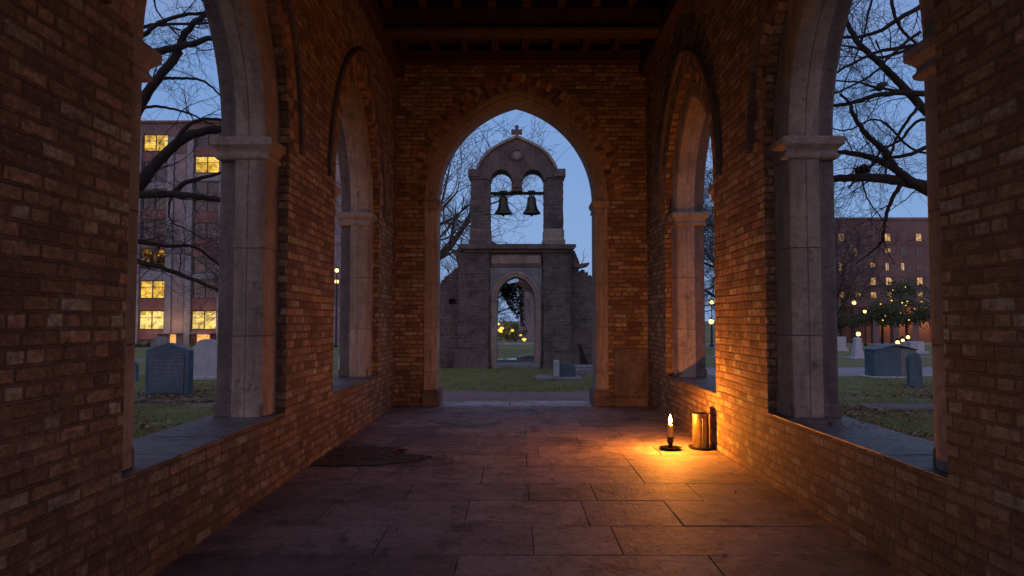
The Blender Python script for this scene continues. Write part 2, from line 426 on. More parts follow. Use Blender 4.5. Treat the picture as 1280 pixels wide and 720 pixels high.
# grass blades and leaf litter (uncountable)
mg, t = mat('grass_blades')
t.put(t.b.inputs['Base Color'], t.mix(t.rng(t.noise(2.5, detail=5), .35, .65), (.14, .18, .035), (.27, .27, .085))); t.b.inputs['Roughness'].default_value = .8
def scatter(n, wedge):
    out = []
    while len(out) < n:
        k = R.random()
        if wedge == 'side':
            s = R.choice((-1, 1)); y = 4.0 + 12 * R.random() ** 1.2; x = s * y * R.uniform(.30, .72)
            if abs(x) < 2.4: continue
            if s > 0 and y > 15.4: continue
        else:
            y = R.uniform(12.2, 19.5); x = R.uniform(-4.2, 4.2)
            if y > 17.9 and abs(x) > .5: continue
        out.append((x, y))
    return out
mb = MB()
cl = [(R.uniform(-10, 10), R.uniform(3, 20)) for _ in range(10)]
for x, y in scatter(52000, 'side') + scatter(26000, 'mid'):
    if math.sin(x * 3.1 + y * 1.7) * math.sin(y * 4.3 - x * 2.2) > .25 + R.random() * .5: continue
    h = R.uniform(.02, .06); a = R.random() * 6.28; w = .004 + .003 * R.random()
    dx, dy = math.cos(a) * w, math.sin(a) * w; l = h * R.uniform(-.6, .6); l2 = h * R.uniform(-.6, .6)
    mb.add([(x - dx, y - dy, -.09), (x + dx, y + dy, -.09), (x + l, y + l2, -.08 + h)], [(0, 1, 2)])
tag(mb.build('grass', mg, fix=False), 'short winter grass on the churchyard lawn', 'grass', kind='stuff')
ml = []
for i, c in enumerate(((.24, .12, .055), (.32, .18, .07), (.14, .075, .045), (.36, .26, .14))):
    ml.append(simple('dead_leaf_' + 'abcd'[i], c, .8, scale=30, bumpd=0))
mb = MB()
def leaf(mb, x, y, z, s):
    M_ = Matrix.Translation((x, y, z)) @ Euler((R.uniform(-.5, .5), R.uniform(-.5, .5), R.random() * 6.28)).to_matrix().to_4x4()
    mb.cur = R.randrange(4)
    pts = [(-s, 0, 0), (-s * .3, -s * .45, .003), (s * .5, -s * .35, 0), (s, 0, s * .3), (s * .5, s * .35, 0), (-s * .3, s * .45, .004)]
    mb.add([M_ @ Vector(p) for p in pts], [(0, 1, 2, 3), (0, 3, 4, 5)])
for _ in range(17000):
    s = R.choice((-1, 1)); y = 4.5 + R.random() * 9; x = s * y * R.uniform(.33, .68)
    if abs(x) < 2.45: continue
    if math.sin(y * 2.3 + x) + math.sin(x * 1.9) < R.uniform(-.6, 1.4): continue
    leaf(mb, x, y, -.055 + R.random() * .02, R.uniform(.018, .05))
for _ in range(1500):
    leaf(mb, R.uniform(-4, 4), R.uniform(11.8, 17.5), -.06, R.uniform(.012, .03))
for _ in range(42):
    y = R.uniform(2.8, 9.5); side = R.random()
    x = R.uniform(-1.6, 1.7) if side < .5 else -1.65 + R.random() ** 2 * 1.2
    leaf(mb, x, y, .012, R.uniform(.008, .02))
for _ in range(170): leaf(mb, min(-.55, -1.66 + R.random() ** 1.5 * 1.2), R.gauss(6.1, .28), .014, R.uniform(.006, .018))
for _ in range(50): leaf(mb, R.uniform(1.9, 2.25), R.gauss(4.45, .15), .532, R.uniform(.010, .022))
tag(mb.build('leaf_litter', ml, fix=False), 'dead brown leaves scattered on lawn, sill and floor', 'leaves', kind='stuff')

# ------------------------------------------------------------------ the brick passage
XL, XR, YE, TH, TOP = -1.70, 1.85, 9.60, .45, 5.05
SILL, SPR = .52, 2.50
WINS = [-1.80 + 3.39 * 0 - 3.39 + .0, -1.80 + 3.39 * 0 + 1.41 * 0, 0, 0]
WINS = [7.405 - 3.39 * k for k in range(4)]      # centres of the window arches along the passage
HA, RA = 1.045, 1.46
fl = lambda u, z, t: (XL - t, u, z)
fr = lambda u, z, t: (XR + t, u, z)
fe = lambda u, z, t: (u, YE + t, z)

def arc_pts(cu, a, r, zs, z0, n=0.0, K=18, legs=True):
    """closed polyline of a pointed opening from bottom left over the apex to bottom right, offset inward by n"""
    c = r - a; rr = r - n
    th = math.acos(min(1, c / rr))
    pts = []
    if legs: pts.append((cu - (a - n), z0))
    for i in range(K + 1):
        q = th * i / K; pts.append((cu + c - rr * math.cos(q), zs + rr * math.sin(q)))
    for i in range(K - 1, -1, -1):
        q = th * i / K; pts.append((cu - c + rr * math.cos(q), zs + rr * math.sin(q)))
    if legs: pts.append((cu + (a - n), z0))
    return pts

def sweep(prof, cu, a, r, zs, z0, f, legs=True, K=18):
    mb = MB(); rows = [arc_pts(cu, a, r, zs, z0, n, K, legs) for n, t in prof]
    L = len(rows[0])
    for (n, t), row in zip(prof, rows):
        for p in row: mb.v.append(f(p[0], p[1], t))
    for i in range(len(prof) - 1):
        for j in range(L - 1):
            mb.face((i * L + j, i * L + j + 1, (i + 1) * L + j + 1, (i + 1) * L + j))
    if not legs:
        for e in (0, L - 1): mb.face([i * L + e for i in range(len(prof))])
    return mb

def voussoirs(cu, a, r, zs, f, w=.22, proud=.010, depth=.06, bw=.074, legs=0, q=R):
    mb = MB(); c = r - a
    th = math.acos(c / (r + w)); n = max(4, int((r + w * .3) * th / bw))
    for s in (-1, 1):
        for ring in (0, 1):
            r0 = r + ring * w * .5 + .004; r1 = r + (ring + 1) * w * .5 - .004
            for i in range(n):
                q0 = th * (i + .06) / n; q1 = th * (i + .94) / n
                col = PAL[R.randrange(len(PAL))]; k = R.uniform(.75, 1.0); mb.t = tuple(x * k for x in col)
                pr = -proud * .3 + R.uniform(-.002, .002)
                pts = []
                lim = []
                for rr, qq in ((r0, q0), (r0, q1), (r1, q1), (r1, q0)):
                    u = c * -s + s * 0 + s * rr * math.cos(qq) ; u = s * (rr * math.cos(qq) - c)
                    if s * u < 0: u = 0
                    pts.append((cu + u, zs + rr * math.sin(qq)))
                if abs(pts[1][0] - pts[2][0]) + abs(pts[0][0] - pts[1][0]) < .002: continue
                mb.slab(pts, pr, depth, f)
    return mb

def stepped(u0, u1, t0, t1, prof, f):
    """capital/base: a rectangle grown by e at heights z, prof = [(z, e)]"""
    mb = MB(); o = 0
    for z, e in prof:
        for u, t in ((u0 - e, t0 - e), (u1 + e, t0 - e), (u1 + e, t1 + e), (u0 - e, t1 + e)): mb.v.append(f(u, z, t))
    n = len(prof)
    for i in range(n - 1):
        for k in range(4): mb.face((i * 4 + k, i * 4 + (k + 1) % 4, i * 4 + 4 + (k + 1) % 4, i * 4 + 4 + k))
    mb.face((3, 2, 1, 0)); mb.face([4 * n - 4 + k for k in range(4)])
    return mb

house = empty('brick_passage', (0, 0, 0), 'long dark brick cloister passage with pointed stone arched windows and timber ceiling', 'building')
mb0 = None
PROF = [(-.01, .075), (.035, .075), (.045, .088), (.06, .088), (.07, .075), (.17, .075), (.205, .078), (.24, .092), (.25, .11), (.25, .20), (.244, .206), (.25, .212), (.25, .298), (.0, .30)]
PROF2 = [(.0, .301), (.228, .303), (.222, .325), (.208, .335), (.208, .40), (.19, .43), (.0, .43)]
CAPP = [(0, .0), (.012, .022), (.03, .028), (.045, .012), (.06, .010), (.07, .016), (.085, .030), (.092, .042), (.098, .044), (.102, .056), (.150, .058), (.162, .046)]
BASEP = [(0, .014), (.085, .014), (.095, .008), (.10, .0)]
for f, nm in ((fl, 'l'), (fr, 'r')):
    outer = [(-5, -.3), (YE, -.3), (YE, TOP), (-5, TOP)]
    holes = [[(u, z) for u, z in arc_pts(c, HA, RA, SPR, SILL - .009)] for c in WINS]
    mb = MB(); mb.prism(outer, holes, 0, TH, f)
    wall = mb.build('side_wall', M['brick'], house)
    for c in WINS:
        sweep(PROF, c, HA, RA, SPR, SILL, f).build('stone_surround', M['stone'], wall, smooth=.6)
        sweep(PROF2, c, HA, RA, SPR, SILL, f).build('outer_order', M['stone_dark'], wall, smooth=.6)  # outer part of the surround in a darker stone
        voussoirs(c, HA, RA, SPR, f).build('brick_arch', M['voussoir'], wall, bevel=.004)
        # thin dark label moulding over the brick arch
        sweep([(-.225, .0), (-.225, -.03), (-.245, -.045), (-.27, -.03), (-.27, .0)], c, HA, RA, SPR, 0, f, legs=False).build('hood_mould', M['stone_dark'], wall, smooth=.5)
        for s in (-1, 1):
            u0, u1 = sorted((c + s * HA, c + s * (HA - .25)))
            stepped(u0 + (.0 if s < 0 else 0), u1, .075, .42, [(SPR - .162 + z, e * .85) for z, e in CAPP], f).build('capital', M['stone'], wall, bevel=.004)
            u0, u1 = sorted((c + s * HA, c + s * (HA - .232)))
            stepped(u0, u1, .095, .42, [(SILL - .002 + z, e) for z, e in BASEP], f).build('base_block', M['stone_dark'], wall, bevel=.008)
        mb = MB()
        n = 4; q = random.Random(int(c * 10) + (3 if nm == 'l' else 4))
        for i in range(n):
            a0 = c - HA + .004 + (2 * HA - .008) * i / n; a1 = c - HA + .004 + (2 * HA - .008) * (i + 1) / n - .005
            dz = q.uniform(-.003, .003)
            pts = [(a0, SILL - .008), (a1, SILL - .008), (a1, SILL + dz), (a0, SILL + dz)]
            mb.slab(pts, .003 + q.uniform(0, .006), TH + .03, f)
        mb.build('window_sill', M['sill'], wall)

# end wall
EA, ER, ES = 1.28, 1.62, 2.90
outer = [(XL - TH, -.3), (-EA, -.3), (-EA, -.02)]
ap = arc_pts(0, EA, ER, ES, -.3)
outer = [(XL - TH, -.3)] + ap + [(XR + TH, -.3), (XR + TH, TOP + .2), (XL - TH, TOP + .2)]
mb = MB(); mb.prism(outer, [], 0, TH, fe)
ew = mb.build('end_wall', M['brick'], house)
sweep([(-.01, .0), (-.01, -.012), (.04, -.012), (.055, .0), (.10, .0), (.125, .02), (.155, .03), (.17, .06), (.17, .36), (.13, .38), (.13, TH + .01), (-.01, TH + .01)],
      0, EA, ER, ES, 0, fe, K=24).build('stone_surround', M['stone'], ew, smooth=.6)
voussoirs(0, EA, ER, ES, fe, w=.24, bw=.072).build('brick_arch', M['voussoir'], ew, bevel=.004)
for s in (-1, 1):
    u0, u1 = sorted((s * EA, s * (EA - .17)))
    stepped(u0, u1, .0, .40, [(ES - .17 + z, e * .62) for z, e in CAPP], fe).build('capital', M['stone'], ew, bevel=.004)
    stepped(u0, u1, .0, .40, [(0, .04), (.20, .04), (.225, .015), (.23, .0)], fe).build('base_block', M['stone_dark'], ew, bevel=.01)
mb = MB(); mb.slab([(1.37, .13), (1.83, .13), (1.83, .80), (1.37, .80)], -.022, .02, fe); mb.slab([(1.36, .0), (1.842, .0), (1.842, .125), (1.36, .125)], -.045, .02, fe)
p_ = mb.build('stone_panel', M['stone_dark'], ew, bevel=.008)

# ceiling and timbers
mb = MB()
mb.box((XL - TH - .25, -5.3, TOP + .06), (XR + TH + .25, YE - .01, TOP + .10))
ce = mb.build('ceiling', M['wood'], house)
mb = MB()
x = XL + .1
while x < XR:
    mb.box((x, -5, TOP - .06), (x + .10, YE - .02, TOP + .058)); x += .42
mb.build('joists', M['wood'], ce, bevel=.004)
for by, b0, h in [(9.50, 4.83, .18)] + [(8.22 - 1.70 * k, 4.69, .30) for k in range(8)]:
    mb = MB(); mb.box((XL + .002, by - .11 if h > .2 else by - .06, b0), (XR - .002, by + .11 if h > .2 else by + .09, b0 + h))
    b_ = mb.build('beam', M['wood'], house, bevel=.012)
    if h > .2:
        mb = MB(); mb.box((XL + .13, by - .135, b0 + .02), (XR - .13, by - .112, b0 + .05)); mb.build('moulding', M['wood'], b_, bevel=.006)
for xa, xb in ((XL - .05, XL + .11), (XR - .11, XR + .05)):
    mb = MB(); mb.box((xa, -5, 4.64), (xb, YE - .07, 4.86)); mb.build('wall_plate', M['wood'], house, bevel=.012)
# pitched slate roof outside
mb = MB(); xm = (XL + XR) / 2; xo = (XR - XL) / 2 + TH + .35
mb.slab([(xm - xo, TOP + .12), (xm, TOP + 2.2), (xm + xo, TOP + .12), (xm + xo, TOP + .20), (xm, TOP + 2.32), (xm - xo, TOP + .20)], -5.3, YE + TH + .25, lambda a, b, c: (a, c, b))
mb.build('roof', M['slate_roof'], house)
mb = MB(); mb.slab([(xm - xo + .35, TOP + .205), (xm + xo - .35, TOP + .205), (xm, TOP + 2.15)], YE + .1, YE + .40, lambda a, b, c: (a, c, b))
mb.build('gable', M['brick'], house)

# ------------------------------------------------------------------ floor of worn flagstones
mb = MB()
rows = [(2.90, 3.55, [-.295, .98]), (3.55, 4.05, [-.74, .09, .55]), (4.05, 4.61, [-1.2, -.31, .43, .98]), (4.61, 5.09, [-.75, .085, .54, 1.25]),
        (5.09, 5.65, [-1.25, -.26, .95]), (5.65, 6.15, [-1.45, -.62, .09, .95]), (6.15, 6.60, [-1.1, .2, 1.3]), (6.60, 7.15, [-1.2, -.4, .62]), (7.15, 7.75, [-.85, .1, 1.1]),
        (7.75, 8.3, [-1.2, -.2, .75]), (8.3, 8.95, [-.7, .35, 1.2]), (8.95, YE, [-1.0, .0, .9])]
y = 2.90
while y > -6: rows.append((y - .58, y, [R.uniform(-1.2, -.6), R.uniform(-.3, .3), R.uniform(.6, 1.2)])); y -= .58
M['brick_dummy'] = None
for y0, y1, js in rows:
    xs_ = [XL - .02] + js + [XR + .02]
    for a, b in zip(xs_, xs_[1:]):
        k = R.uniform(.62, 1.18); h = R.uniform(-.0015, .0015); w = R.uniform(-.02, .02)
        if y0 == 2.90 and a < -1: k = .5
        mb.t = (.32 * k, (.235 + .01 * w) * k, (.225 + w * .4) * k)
        g = .0025
        zz = [h + R.uniform(-.001, .001) for _ in range(4)]
        vs = [(a + g, y0 + g, -.06), (b - g, y0 + g, -.06), (b - g, y1 - g, -.06), (a + g, y1 - g, -.06),
              (a + g, y0 + g, zz[0]), (b - g, y0 + g, zz[1]), (b - g, y1 - g, zz[2]), (a + g, y1 - g, zz[3])]
        mb.add(vs, [(0,3,2,1),(4,5,6,7),(0,1,5,4),(1,2,6,5),(2,3,7,6),(3,0,4,7)])
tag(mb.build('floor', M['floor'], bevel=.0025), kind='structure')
mb = MB(); mb.box((XL - .01, -6, -.2), (XR + .01, YE, -.018)); tag(mb.build('floor_bedding', M['joint']), kind='structure')
mb = MB(); mb.t = (.55, .52, .56)
mb.box((-EA + .002, YE + .006, -.15), (-.1, YE + TH + .18, -.002)); mb.box((-.092, YE + .006, -.15), (EA - .002, YE + TH + .18, .001))
tag(mb.build('threshold', M['floor'], bevel=.012), kind='structure')
# dark wet dirt where a flagstone has gone
q = random.Random(11); pts = []
for i in range(24): pts.append((-1.69 + .62 * i / 24, 5.66 + q.uniform(-.01, .01)))
for i in range(28):
    a = i / 28; pts.append((-1.07 + .34 * math.sin(math.pi * min(1, a * 1.3)) * (1 - .5 * a) + q.uniform(-.10, .08), 5.68 + .78 * a))
for i in range(24): pts.append((-1.08 - .61 * i / 24, 6.50 + q.uniform(-.025, .025)))
m, t = mat('wet_soil')
n1 = t.noise(7, detail=6, rough=.7); n2 = t.noise(45, detail=5)
t.put(t.b.inputs['Base Color'], t.mix(t.rng(n2, .4, .65), (.010, .007, .006), (.03, .020, .015)))
t.put(t.b.inputs['Roughness'], t.rng(n1, .45, .6, .12, .75)); t.put(t.b.inputs['Normal'], t.bump(t.m('MULTIPLY', t.rng(n1, .45, .7), n2), .02)); M['soil'] = m
mb = MB(); mb.prism(pts, [], .004, .010, lambda a, b, c: (a, b, c))
mb2 = MB()
tag(mb.build('dirt', M['soil']), 'dark wet dirt patch with leaf scraps on the flagstones by the left wall', 'dirt', kind='stuff')

# ------------------------------------------------------------------ candle, candlestick, brass cylinder
CP = atz(838, 562, 0.0); cx, cy = CP.x, CP.y
st = empty('candlestick', (cx, cy, .004), 'small black iron candlestick with a round drip dish, holding the lit candle', 'candlestick')
mb = MB(); mb.lathe([(.0, .002), (.075, .002), (.098, .014), (.102, .020), (.096, .020), (.07, .009), (.02, .009), (.0, .010)], (cx, cy, .004), 40); mb.build('dish', M['iron'], st, smooth=.9)
mb = MB(); mb.lathe([(.0, .008), (.036, .009), (.026, .018), (.018, .030), (.020, .05), (.029, .066), (.031, .080), (.027, .088), (.032, .098), (.033, .112), (.025, .114), (.022, .10), (.0, .10)], (cx, cy, .004), 32); mb.build('socket', M['iron'], st, smooth=.9)
ca = empty('candle', (cx, cy, .105), 'cream wax candle burning in the black candlestick', 'candle')
mb = MB(); prof = [(.0, 0), (.0215, 0), (.0215, .03), (.021, .10), (.020, .125), (.016, .130), (.010, .127), (.0, .125)]
mb.lathe(prof, (cx, cy, .105), 28); mb.tube([(cx + .019, cy - .006, .232), (cx + .022, cy - .007, .215), (cx + .022, cy - .007, .18), (cx + .0215, cy - .007, .165)], [.003, .004, .0035, .0045], 8); mb.build('wax', M['wax'], ca, smooth=.9)
mb = MB(); mb.tube([(cx, cy, .228), (cx + .001, cy, .238), (cx + .003, cy, .246)], .0016, 6); mb.build('wick', M['iron'], ca)
mb = MB(); mb.lathe([(.0, 0), (.008, .004), (.015, .014), (.0175, .026), (.0155, .042), (.009, .062), (.003, .080), (.0, .088)], (cx + .002, cy, .240), 24); mb.build('flame', M['flame'], ca, smooth=4)
TP = atz(880, 562, 0.0); tx, ty = 1.725, TP.y + .04
tn = empty('metal_cylinder', (tx, ty, .003), 'tall tarnished brass cylinder standing on a dark round tray against the right wall', 'lantern')
mb = MB(); mb.lathe([(0, 0), (.105, 0), (.115, .012), (.117, .020), (.110, .020), (.09, .012), (0, .012)], (tx, ty, .003), 48); mb.build('tray', M['iron'], tn, smooth=.8)
mb = MB(); mb.lathe([(.072, .016), (.074, .020), (.074, .29), (.077, .30), (.077, .325), (.074, .33), (.070, .33), (.069, .32), (.069, .016)], (tx, ty, .003), 48); mb.build('cylinder', M['brass'], tn, smooth=.8)
mb = MB(); mb.box((tx - .004, ty - .0790, .02), (tx + .008, ty - .072, .29)); mb.build('seam', M['brass'], tn, bevel=.002)
mb = MB(); mb.tube([(tx + .04 - .02, ty - .06, .332), (tx - .01, ty - .05, .350), (tx - .04, ty - .03, .334)], .004, 8); mb.build('wire_handle', M['iron'], tn)

# ------------------------------------------------------------------ ruined bell gate
GY = 18.2; S = 853.3 / GY
def gx(px): return (px - 645) / S
def gzz(py): return (400 - py) / S + 1.2
fg = lambda u, z, t: (u, GY + t, z)
gate = empty('bell_gate', (0, GY, -.08), 'ruined brick and stone gateway with twin arched bellcote and cross, seen through the end arch', 'ruined gate')
# lower body with stepped broken wings
def wing(s, x0, z0, x1, z1, seed):
    q = random.Random(seed); pts = []; n = 26
    for i in range(n):
        a = i / n; x = x0 + (x1 - x0) * a; z = z0 + (z1 - z0) * a
        pts.append((x, z + q.uniform(-.03, .03))); pts.append((x + (x1 - x0) / n * .9, z + q.uniform(-.045, .02)))
    return pts
DA, DR, DS = .64, .70, gzz(374.6)
# pier blocks + wings
left = [(-.70, -.3), (-.70, 3.07), (gx(571), 3.07)] + [(gx(571) - .03, gzz(325)), (gx(572), gzz(333))] + wing(-1, gx(571), gzz(333), -3.9, .35, 4) + [(-4.0, -.3)]
mb = MB(); mb.prism([(-4.0, -.3)] + [p for p in reversed(left[:-1])], [[(gx(560), gzz(373)), (gx(569), gzz(373)), (gx(569.5), gzz(380)), (gx(561), gzz(380.5))]], .12, .78, fg)
mb.build('flank_wall', M['ruin'], gate)
rightp = [(.70, -.3), (.70, 3.07), (gx(719), 3.07), (gx(725), gzz(327)), (gx(724), gzz(340))] + wing(1, gx(728), gzz(336), 3.95, .75, 9) + [(4.05, -.3)]
mb = MB(); mb.slab([(gx(558), gzz(383)), (gx(571), gzz(383)), (gx(571), gzz(371)), (gx(558), gzz(371))], .40, .70, fg); mb.build('wall_core', M['stone_dark'], gate)
mb = MB(); mb.prism(rightp, [], .12, .78, fg); mb.build('flank_wall', M['ruin'], gate)
def rough_box(name, x0, x1, z0, z1, t0, t1, mt, seed, amp=.02, parent=gate, slope=0):
    q = random.Random(seed); n = max(3, int((z1 - z0) / .105)); pts = []
    for i in range(n + 1):
        a = i / n; pts.append((x0 + slope * a + q.uniform(-amp, amp), z0 + (z1 - z0) * a))
        if i < n: pts.append((x0 + slope * a + q.uniform(-amp, amp), z0 + (z1 - z0) * (a + .5 / n)))
    for i in range(n, -1, -1):
        a = i / n; pts.append((x1 - slope * a + q.uniform(-amp, amp), z0 + (z1 - z0) * a))
        if i > 0: pts.append((x1 - slope * a + q.uniform(-amp, amp), z0 + (z1 - z0) * (a - .5 / n)))
    mb = MB(); mb.prism(pts, [], t0, t1, fg); return mb.build(name, mt, parent)
rough_box('buttress', gx(573), -.712, -.3, 2.985, -.10, .11, M['ruin'], 2)
rough_box('buttress', .712, gx(713), -.3, 2.985, -.10, .11, M['ruin'], 3)
rough_box('plinth', gx(569), -.718, -.3, .42, -.20, -.105, M['stone_dark'], 5, .03)
rough_box('plinth', .718, gx(722), -.3, .30, -.20, -.105, M['stone_dark'], 6, .03)
# stone door surround
so = [(-.70, -.1)] + arc_pts(0, .50, .62, DS, -.1) + [(.70, -.1), (.70, 2.60), (-.70, 2.60)]
mb = MB(); mb.prism(so, [], -.04, .70, fg); mb.build('door_surround', M['grave_rough'], gate, bevel=.008)
sweep([(-.15, -.04), (-.15, -.085), (-.11, -.10), (-.06, -.07), (-.02, -.085), (.0, -.06), (.0, -.04)], 0, .50, .62, DS, -.08, fg).build('arch_moulding', M['stone'], gate, smooth=.5)
mb = MB(); mb.slab([(-.70, 2.61), (.70, 2.61), (.70, 2.985), (-.70, 2.985)], -.03, .70, fg); mb.build('frieze', M['stone_dark'], gate, bevel=.01)
mb = MB(); mb.slab([(-.66, 2.70), (.66, 2.70), (.66, 2.93), (-.66, 2.93)], -.055, -.032, fg); mb.build('frieze_panel', M['stone'], gate, bevel=.012)
for s in (-1, 1):
    stepped(*sorted((s * .505, s * .66)), -.045, .3, [(DS - .10, .0), (DS - .08, .03), (DS - .02, .035), (DS, .01)], fg).build('impost', M['stone_dark'], gate)
# doorstep
mb = MB(); mb.box((-.62, GY - .25, -.12), (.62, GY + .9, .03)); mb.build('doorstep', M['grave_rough'], gate, bevel=.02)
# broken stone sliver across the door arch, ragged ivy mass
mb = MB(); mb.slab([(gx(641), gzz(352)), (gx(652), gzz(351)), (gx(671), gzz(366)), (gx(671), gzz(373)), (gx(660), gzz(362))], .35, .60, fg); mb.build('broken_rib', M['stone'], gate, bevel=.01)
mb = MB(); q = random.Random(21)
for _ in range(1600):
    a = q.random(); b = q.random()
    ux = gx(625) + (gx(655) - gx(625)) * a; top = 2.16 + .05 * b; bot = 2.1 - 1.05 * max(0, a) ** .8 - q.random() * .08
    z = bot + (top - bot) * b; y_ = GY + .66 + q.uniform(0, .25)
    if z > DS + math.sqrt(max(0, .62 ** 2 - (abs(ux) + .12) ** 2)): continue
    v = [Vector((ux, y_, z)) + Vector((q.uniform(-.05, .05), q.uniform(-.05, .05), q.uniform(-.05, .05))) for _ in range(3)]
    mb.add(v, [(0, 1, 2)])
M['ivy'] = simple('dark_ivy', (.02, .028, .014), .9, bumpd=0, scale=20)
mb.build('hanging_ivy', M['ivy'], gate, fix=False)
# cornice
q = random.Random(4)
mb = MB()
cp = [(gx(573), gzz(309.5)), (gx(572), gzz(306.5)), (gx(580), gzz(305.8)), (gx(600), gzz(306.4)), (gx(640), gzz(305.6)), (gx(700), gzz(305.8)), (gx(719), gzz(306)), (gx(720), gzz(309)), (gx(716), gzz(312)), (gx(578), gzz(312))]
mb.prism(cp, [], -.26, .92, fg); mb.build('cornice', M['stone_dark'], gate, bevel=.015)
mb = MB(); mb.slab([(gx(579), gzz(312.2)), (gx(714), gzz(312.2)), (gx(709), gzz(316)), (gx(582), gzz(316))], -.16, .85, fg); mb.build('lower_cornice', M['stone_dark'], gate, bevel=.01)
# loose rubble stuck on the broken shoulders
for pts in ([(563.5, 311), (574, 311.5), (577, 318), (570, 322), (566, 316)], [(716, 331), (726, 329), (738, 327.5), (736, 332), (724, 335), (717, 334)], [(600, 301), (613, 300), (622, 304), (612, 305.5), (600, 305.8)]):
    mb = MB(); mb.prism([(gx(a), gzz(b)) for a, b in pts], [], .05, .5, fg); mb.build('loose_stone', M['stone_dark'], gate, bevel=.02)
mb = MB(); mb.tube([fg(gx(727), gzz(331), .2), fg(gx(731), gzz(322), .2), fg(gx(730), gzz(315), .22), fg(gx(733), gzz(309), .2)], [.012, .009, .006, .003], 5); mb.tube([fg(gx(731), gzz(322), .2), fg(gx(735), gzz(317), .2)], [.006, .003], 4); mb.build('weed_stem', M['bark'], gate)
# bellcote
bz = gzz(305.5)
def smoothpts(pts, n=6):
    out = []
    P = [Vector((p[0], p[1])) for p in pts]
    for i in range(len(P) - 1):
        p0, p1, p2, p3 = P[max(i - 1, 0)], P[i], P[i + 1], P[min(i + 2, len(P) - 1)]
        for k in range(n):
            t_ = k / n
            out.append(tuple(.5 * ((2 * p1) + (p2 - p0) * t_ + (2 * p0 - 5 * p1 + 4 * p2 - p3) * t_ * t_ + (-p0 + 3 * p1 - 3 * p2 + p3) * t_ ** 3)))
    out.append(tuple(P[-1])); return out
CXp = 646
lefts = [(CXp, 170), (640, 173), (628, 178.5), (615, 186), (606, 195), (600.5, 203.5), (598, 209)]
L_ = smoothpts([(gx(a), gzz(b)) for a, b in lefts]); R_ = [(2 * gx(CXp) - a, b) for a, b in L_]
def half_arch(x0, x1, ztop, zbot, n=10):
    c = (x0 + x1) / 2; w = (x1 - x0) / 2; zs = ztop - w
    return [(x0, zbot)] + [(c - w * math.cos(math.pi * i / n), zs + w * math.sin(math.pi * i / n)) for i in range(n + 1)] + [(x1, zbot)]
x0, x1 = gx(613), gx(639.5); x2, x3 = gx(653), gx(680)
oz = gzz(210.5); zb = gzz(233)
body = list(reversed(L_)) + R_[1:]           # left shoulder over apex to right shoulder
body = body + [(gx(694), gzz(221)), (x3, gzz(221))]
ra = half_arch(x2, x3, oz, gzz(221)); ra[0] = (x2, zb)
la = half_arch(x0, x1, oz, gzz(221)); la[-1] = (x1, zb)
body = body + list(reversed(ra))[1:] + list(reversed(la)) + [(gx(598), gzz(221))]
mb = MB(); mb.prism(body, [], 0, .62, fg); mb.build('bellcote_gable', M['stone_dark'], gate, bevel=.008)
# coping following the ogee
cop = [(a, b + .0) for a, b in reversed(L_)] + R_[1:]
up = []
for i, (a, b) in enumerate(cop):
    p = Vector(cop[max(i - 1, 0)]); n_ = Vector(cop[min(i + 1, len(cop) - 1)]); d = (n_ - p).normalized(); nn = Vector((-d.y, d.x)); up.append((a + nn.x * .07, b + nn.y * .07))
mb = MB(); mb.prism([(a, b + .004) for a, b in cop] + list(reversed(up)), [], -.07, .69, fg); mb.build('coping', M['stone'], gate)
for c_, in ((gx(625),), (gx(663),)):
    pass
for a, b in ((x0, x1), (x2, x3)):
    c_ = (a + b) / 2; w = (b - a) / 2
    pr = half_arch(a, b, oz, gzz(221)); out = half_arch(a - .07, b + .07, oz + .07, gzz(221))
    if a == x0: out[-1] = (b + .07, gzz(221))
    mb = MB(); mb.prism(pr[1:-1] + list(reversed(out[1:-1])), [], -.045, -.002, fg); mb.build('arch_moulding', M['stone_dark'], gate)
mb = MB(); o = Vector((gx(CXp), 0, gzz(191)))
ringp = []
N_ = 28
for k in range(N_):
    a = 2 * math.pi * k / N_; r_ = .185 + .018 * math.cos(a * 8); ringp.append((o.x + r_ * math.cos(a), o.z + r_ * math.sin(a)))
inn = [(o.x + .115 * math.cos(2 * math.pi * k / N_), o.z + .115 * math.sin(2 * math.pi * k / N_)) for k in range(N_)]
mb.prism(ringp, [inn], -.06, -.002, fg); mb.build('roundel', M['stone_dark'], gate, bevel=.008)
mb = MB(); mb.prism([(o.x + (a - o.x) * .98, o.z + (b - o.z) * .98) for a, b in inn], [], -.015, -.002, fg); mb.build('roundel_disc', M['stone'], gate)
for s, (a, b) in ((-1, (588, 612.5)), (1, (680.5, 704.5))):
    rough_box('pier', gx(a), gx(b), gzz(291), gzz(221) - .005, .02, .60, M['ruin'], 30 + s, .008)
    stepped(gx(a), gx(b), .0, .62, [(bz, .05), (bz + .13, .05), (bz + .15, .02), (gzz(287), .02), (gzz(285.5), .0)], fg).build('pier_base', M['stone'] if s > 0 else M['stone_dark'], gate, bevel=.01)
    ca_, cb_ = (584.5, 599) if s < 0 else (693, 707.5)
    mb = MB(); mb.slab([(gx(ca_), gzz(219.5)), (gx(cb_), gzz(219.5)), (gx(cb_), gzz(209.5)), (gx(ca_), gzz(209.5))], -.05, .67, fg)
    mb.slab([(gx(ca_) + .04, gzz(222.5)), (gx(cb_) + (-.04 if s > 0 else .25), gzz(222.5)), (gx(cb_) + (-.04 if s > 0 else .25), gzz(219.6)), (gx(ca_) + .04, gzz(219.6))] if s < 0 else
            [(gx(ca_) - .25, gzz(221)), (gx(cb_) - .04, gzz(221)), (gx(cb_) - .04, gzz(219.6)), (gx(ca_) - .25, gzz(219.6))], -.02, .64, fg)
    mb.build('pier_cap', M['stone_dark'], gate, bevel=.012)
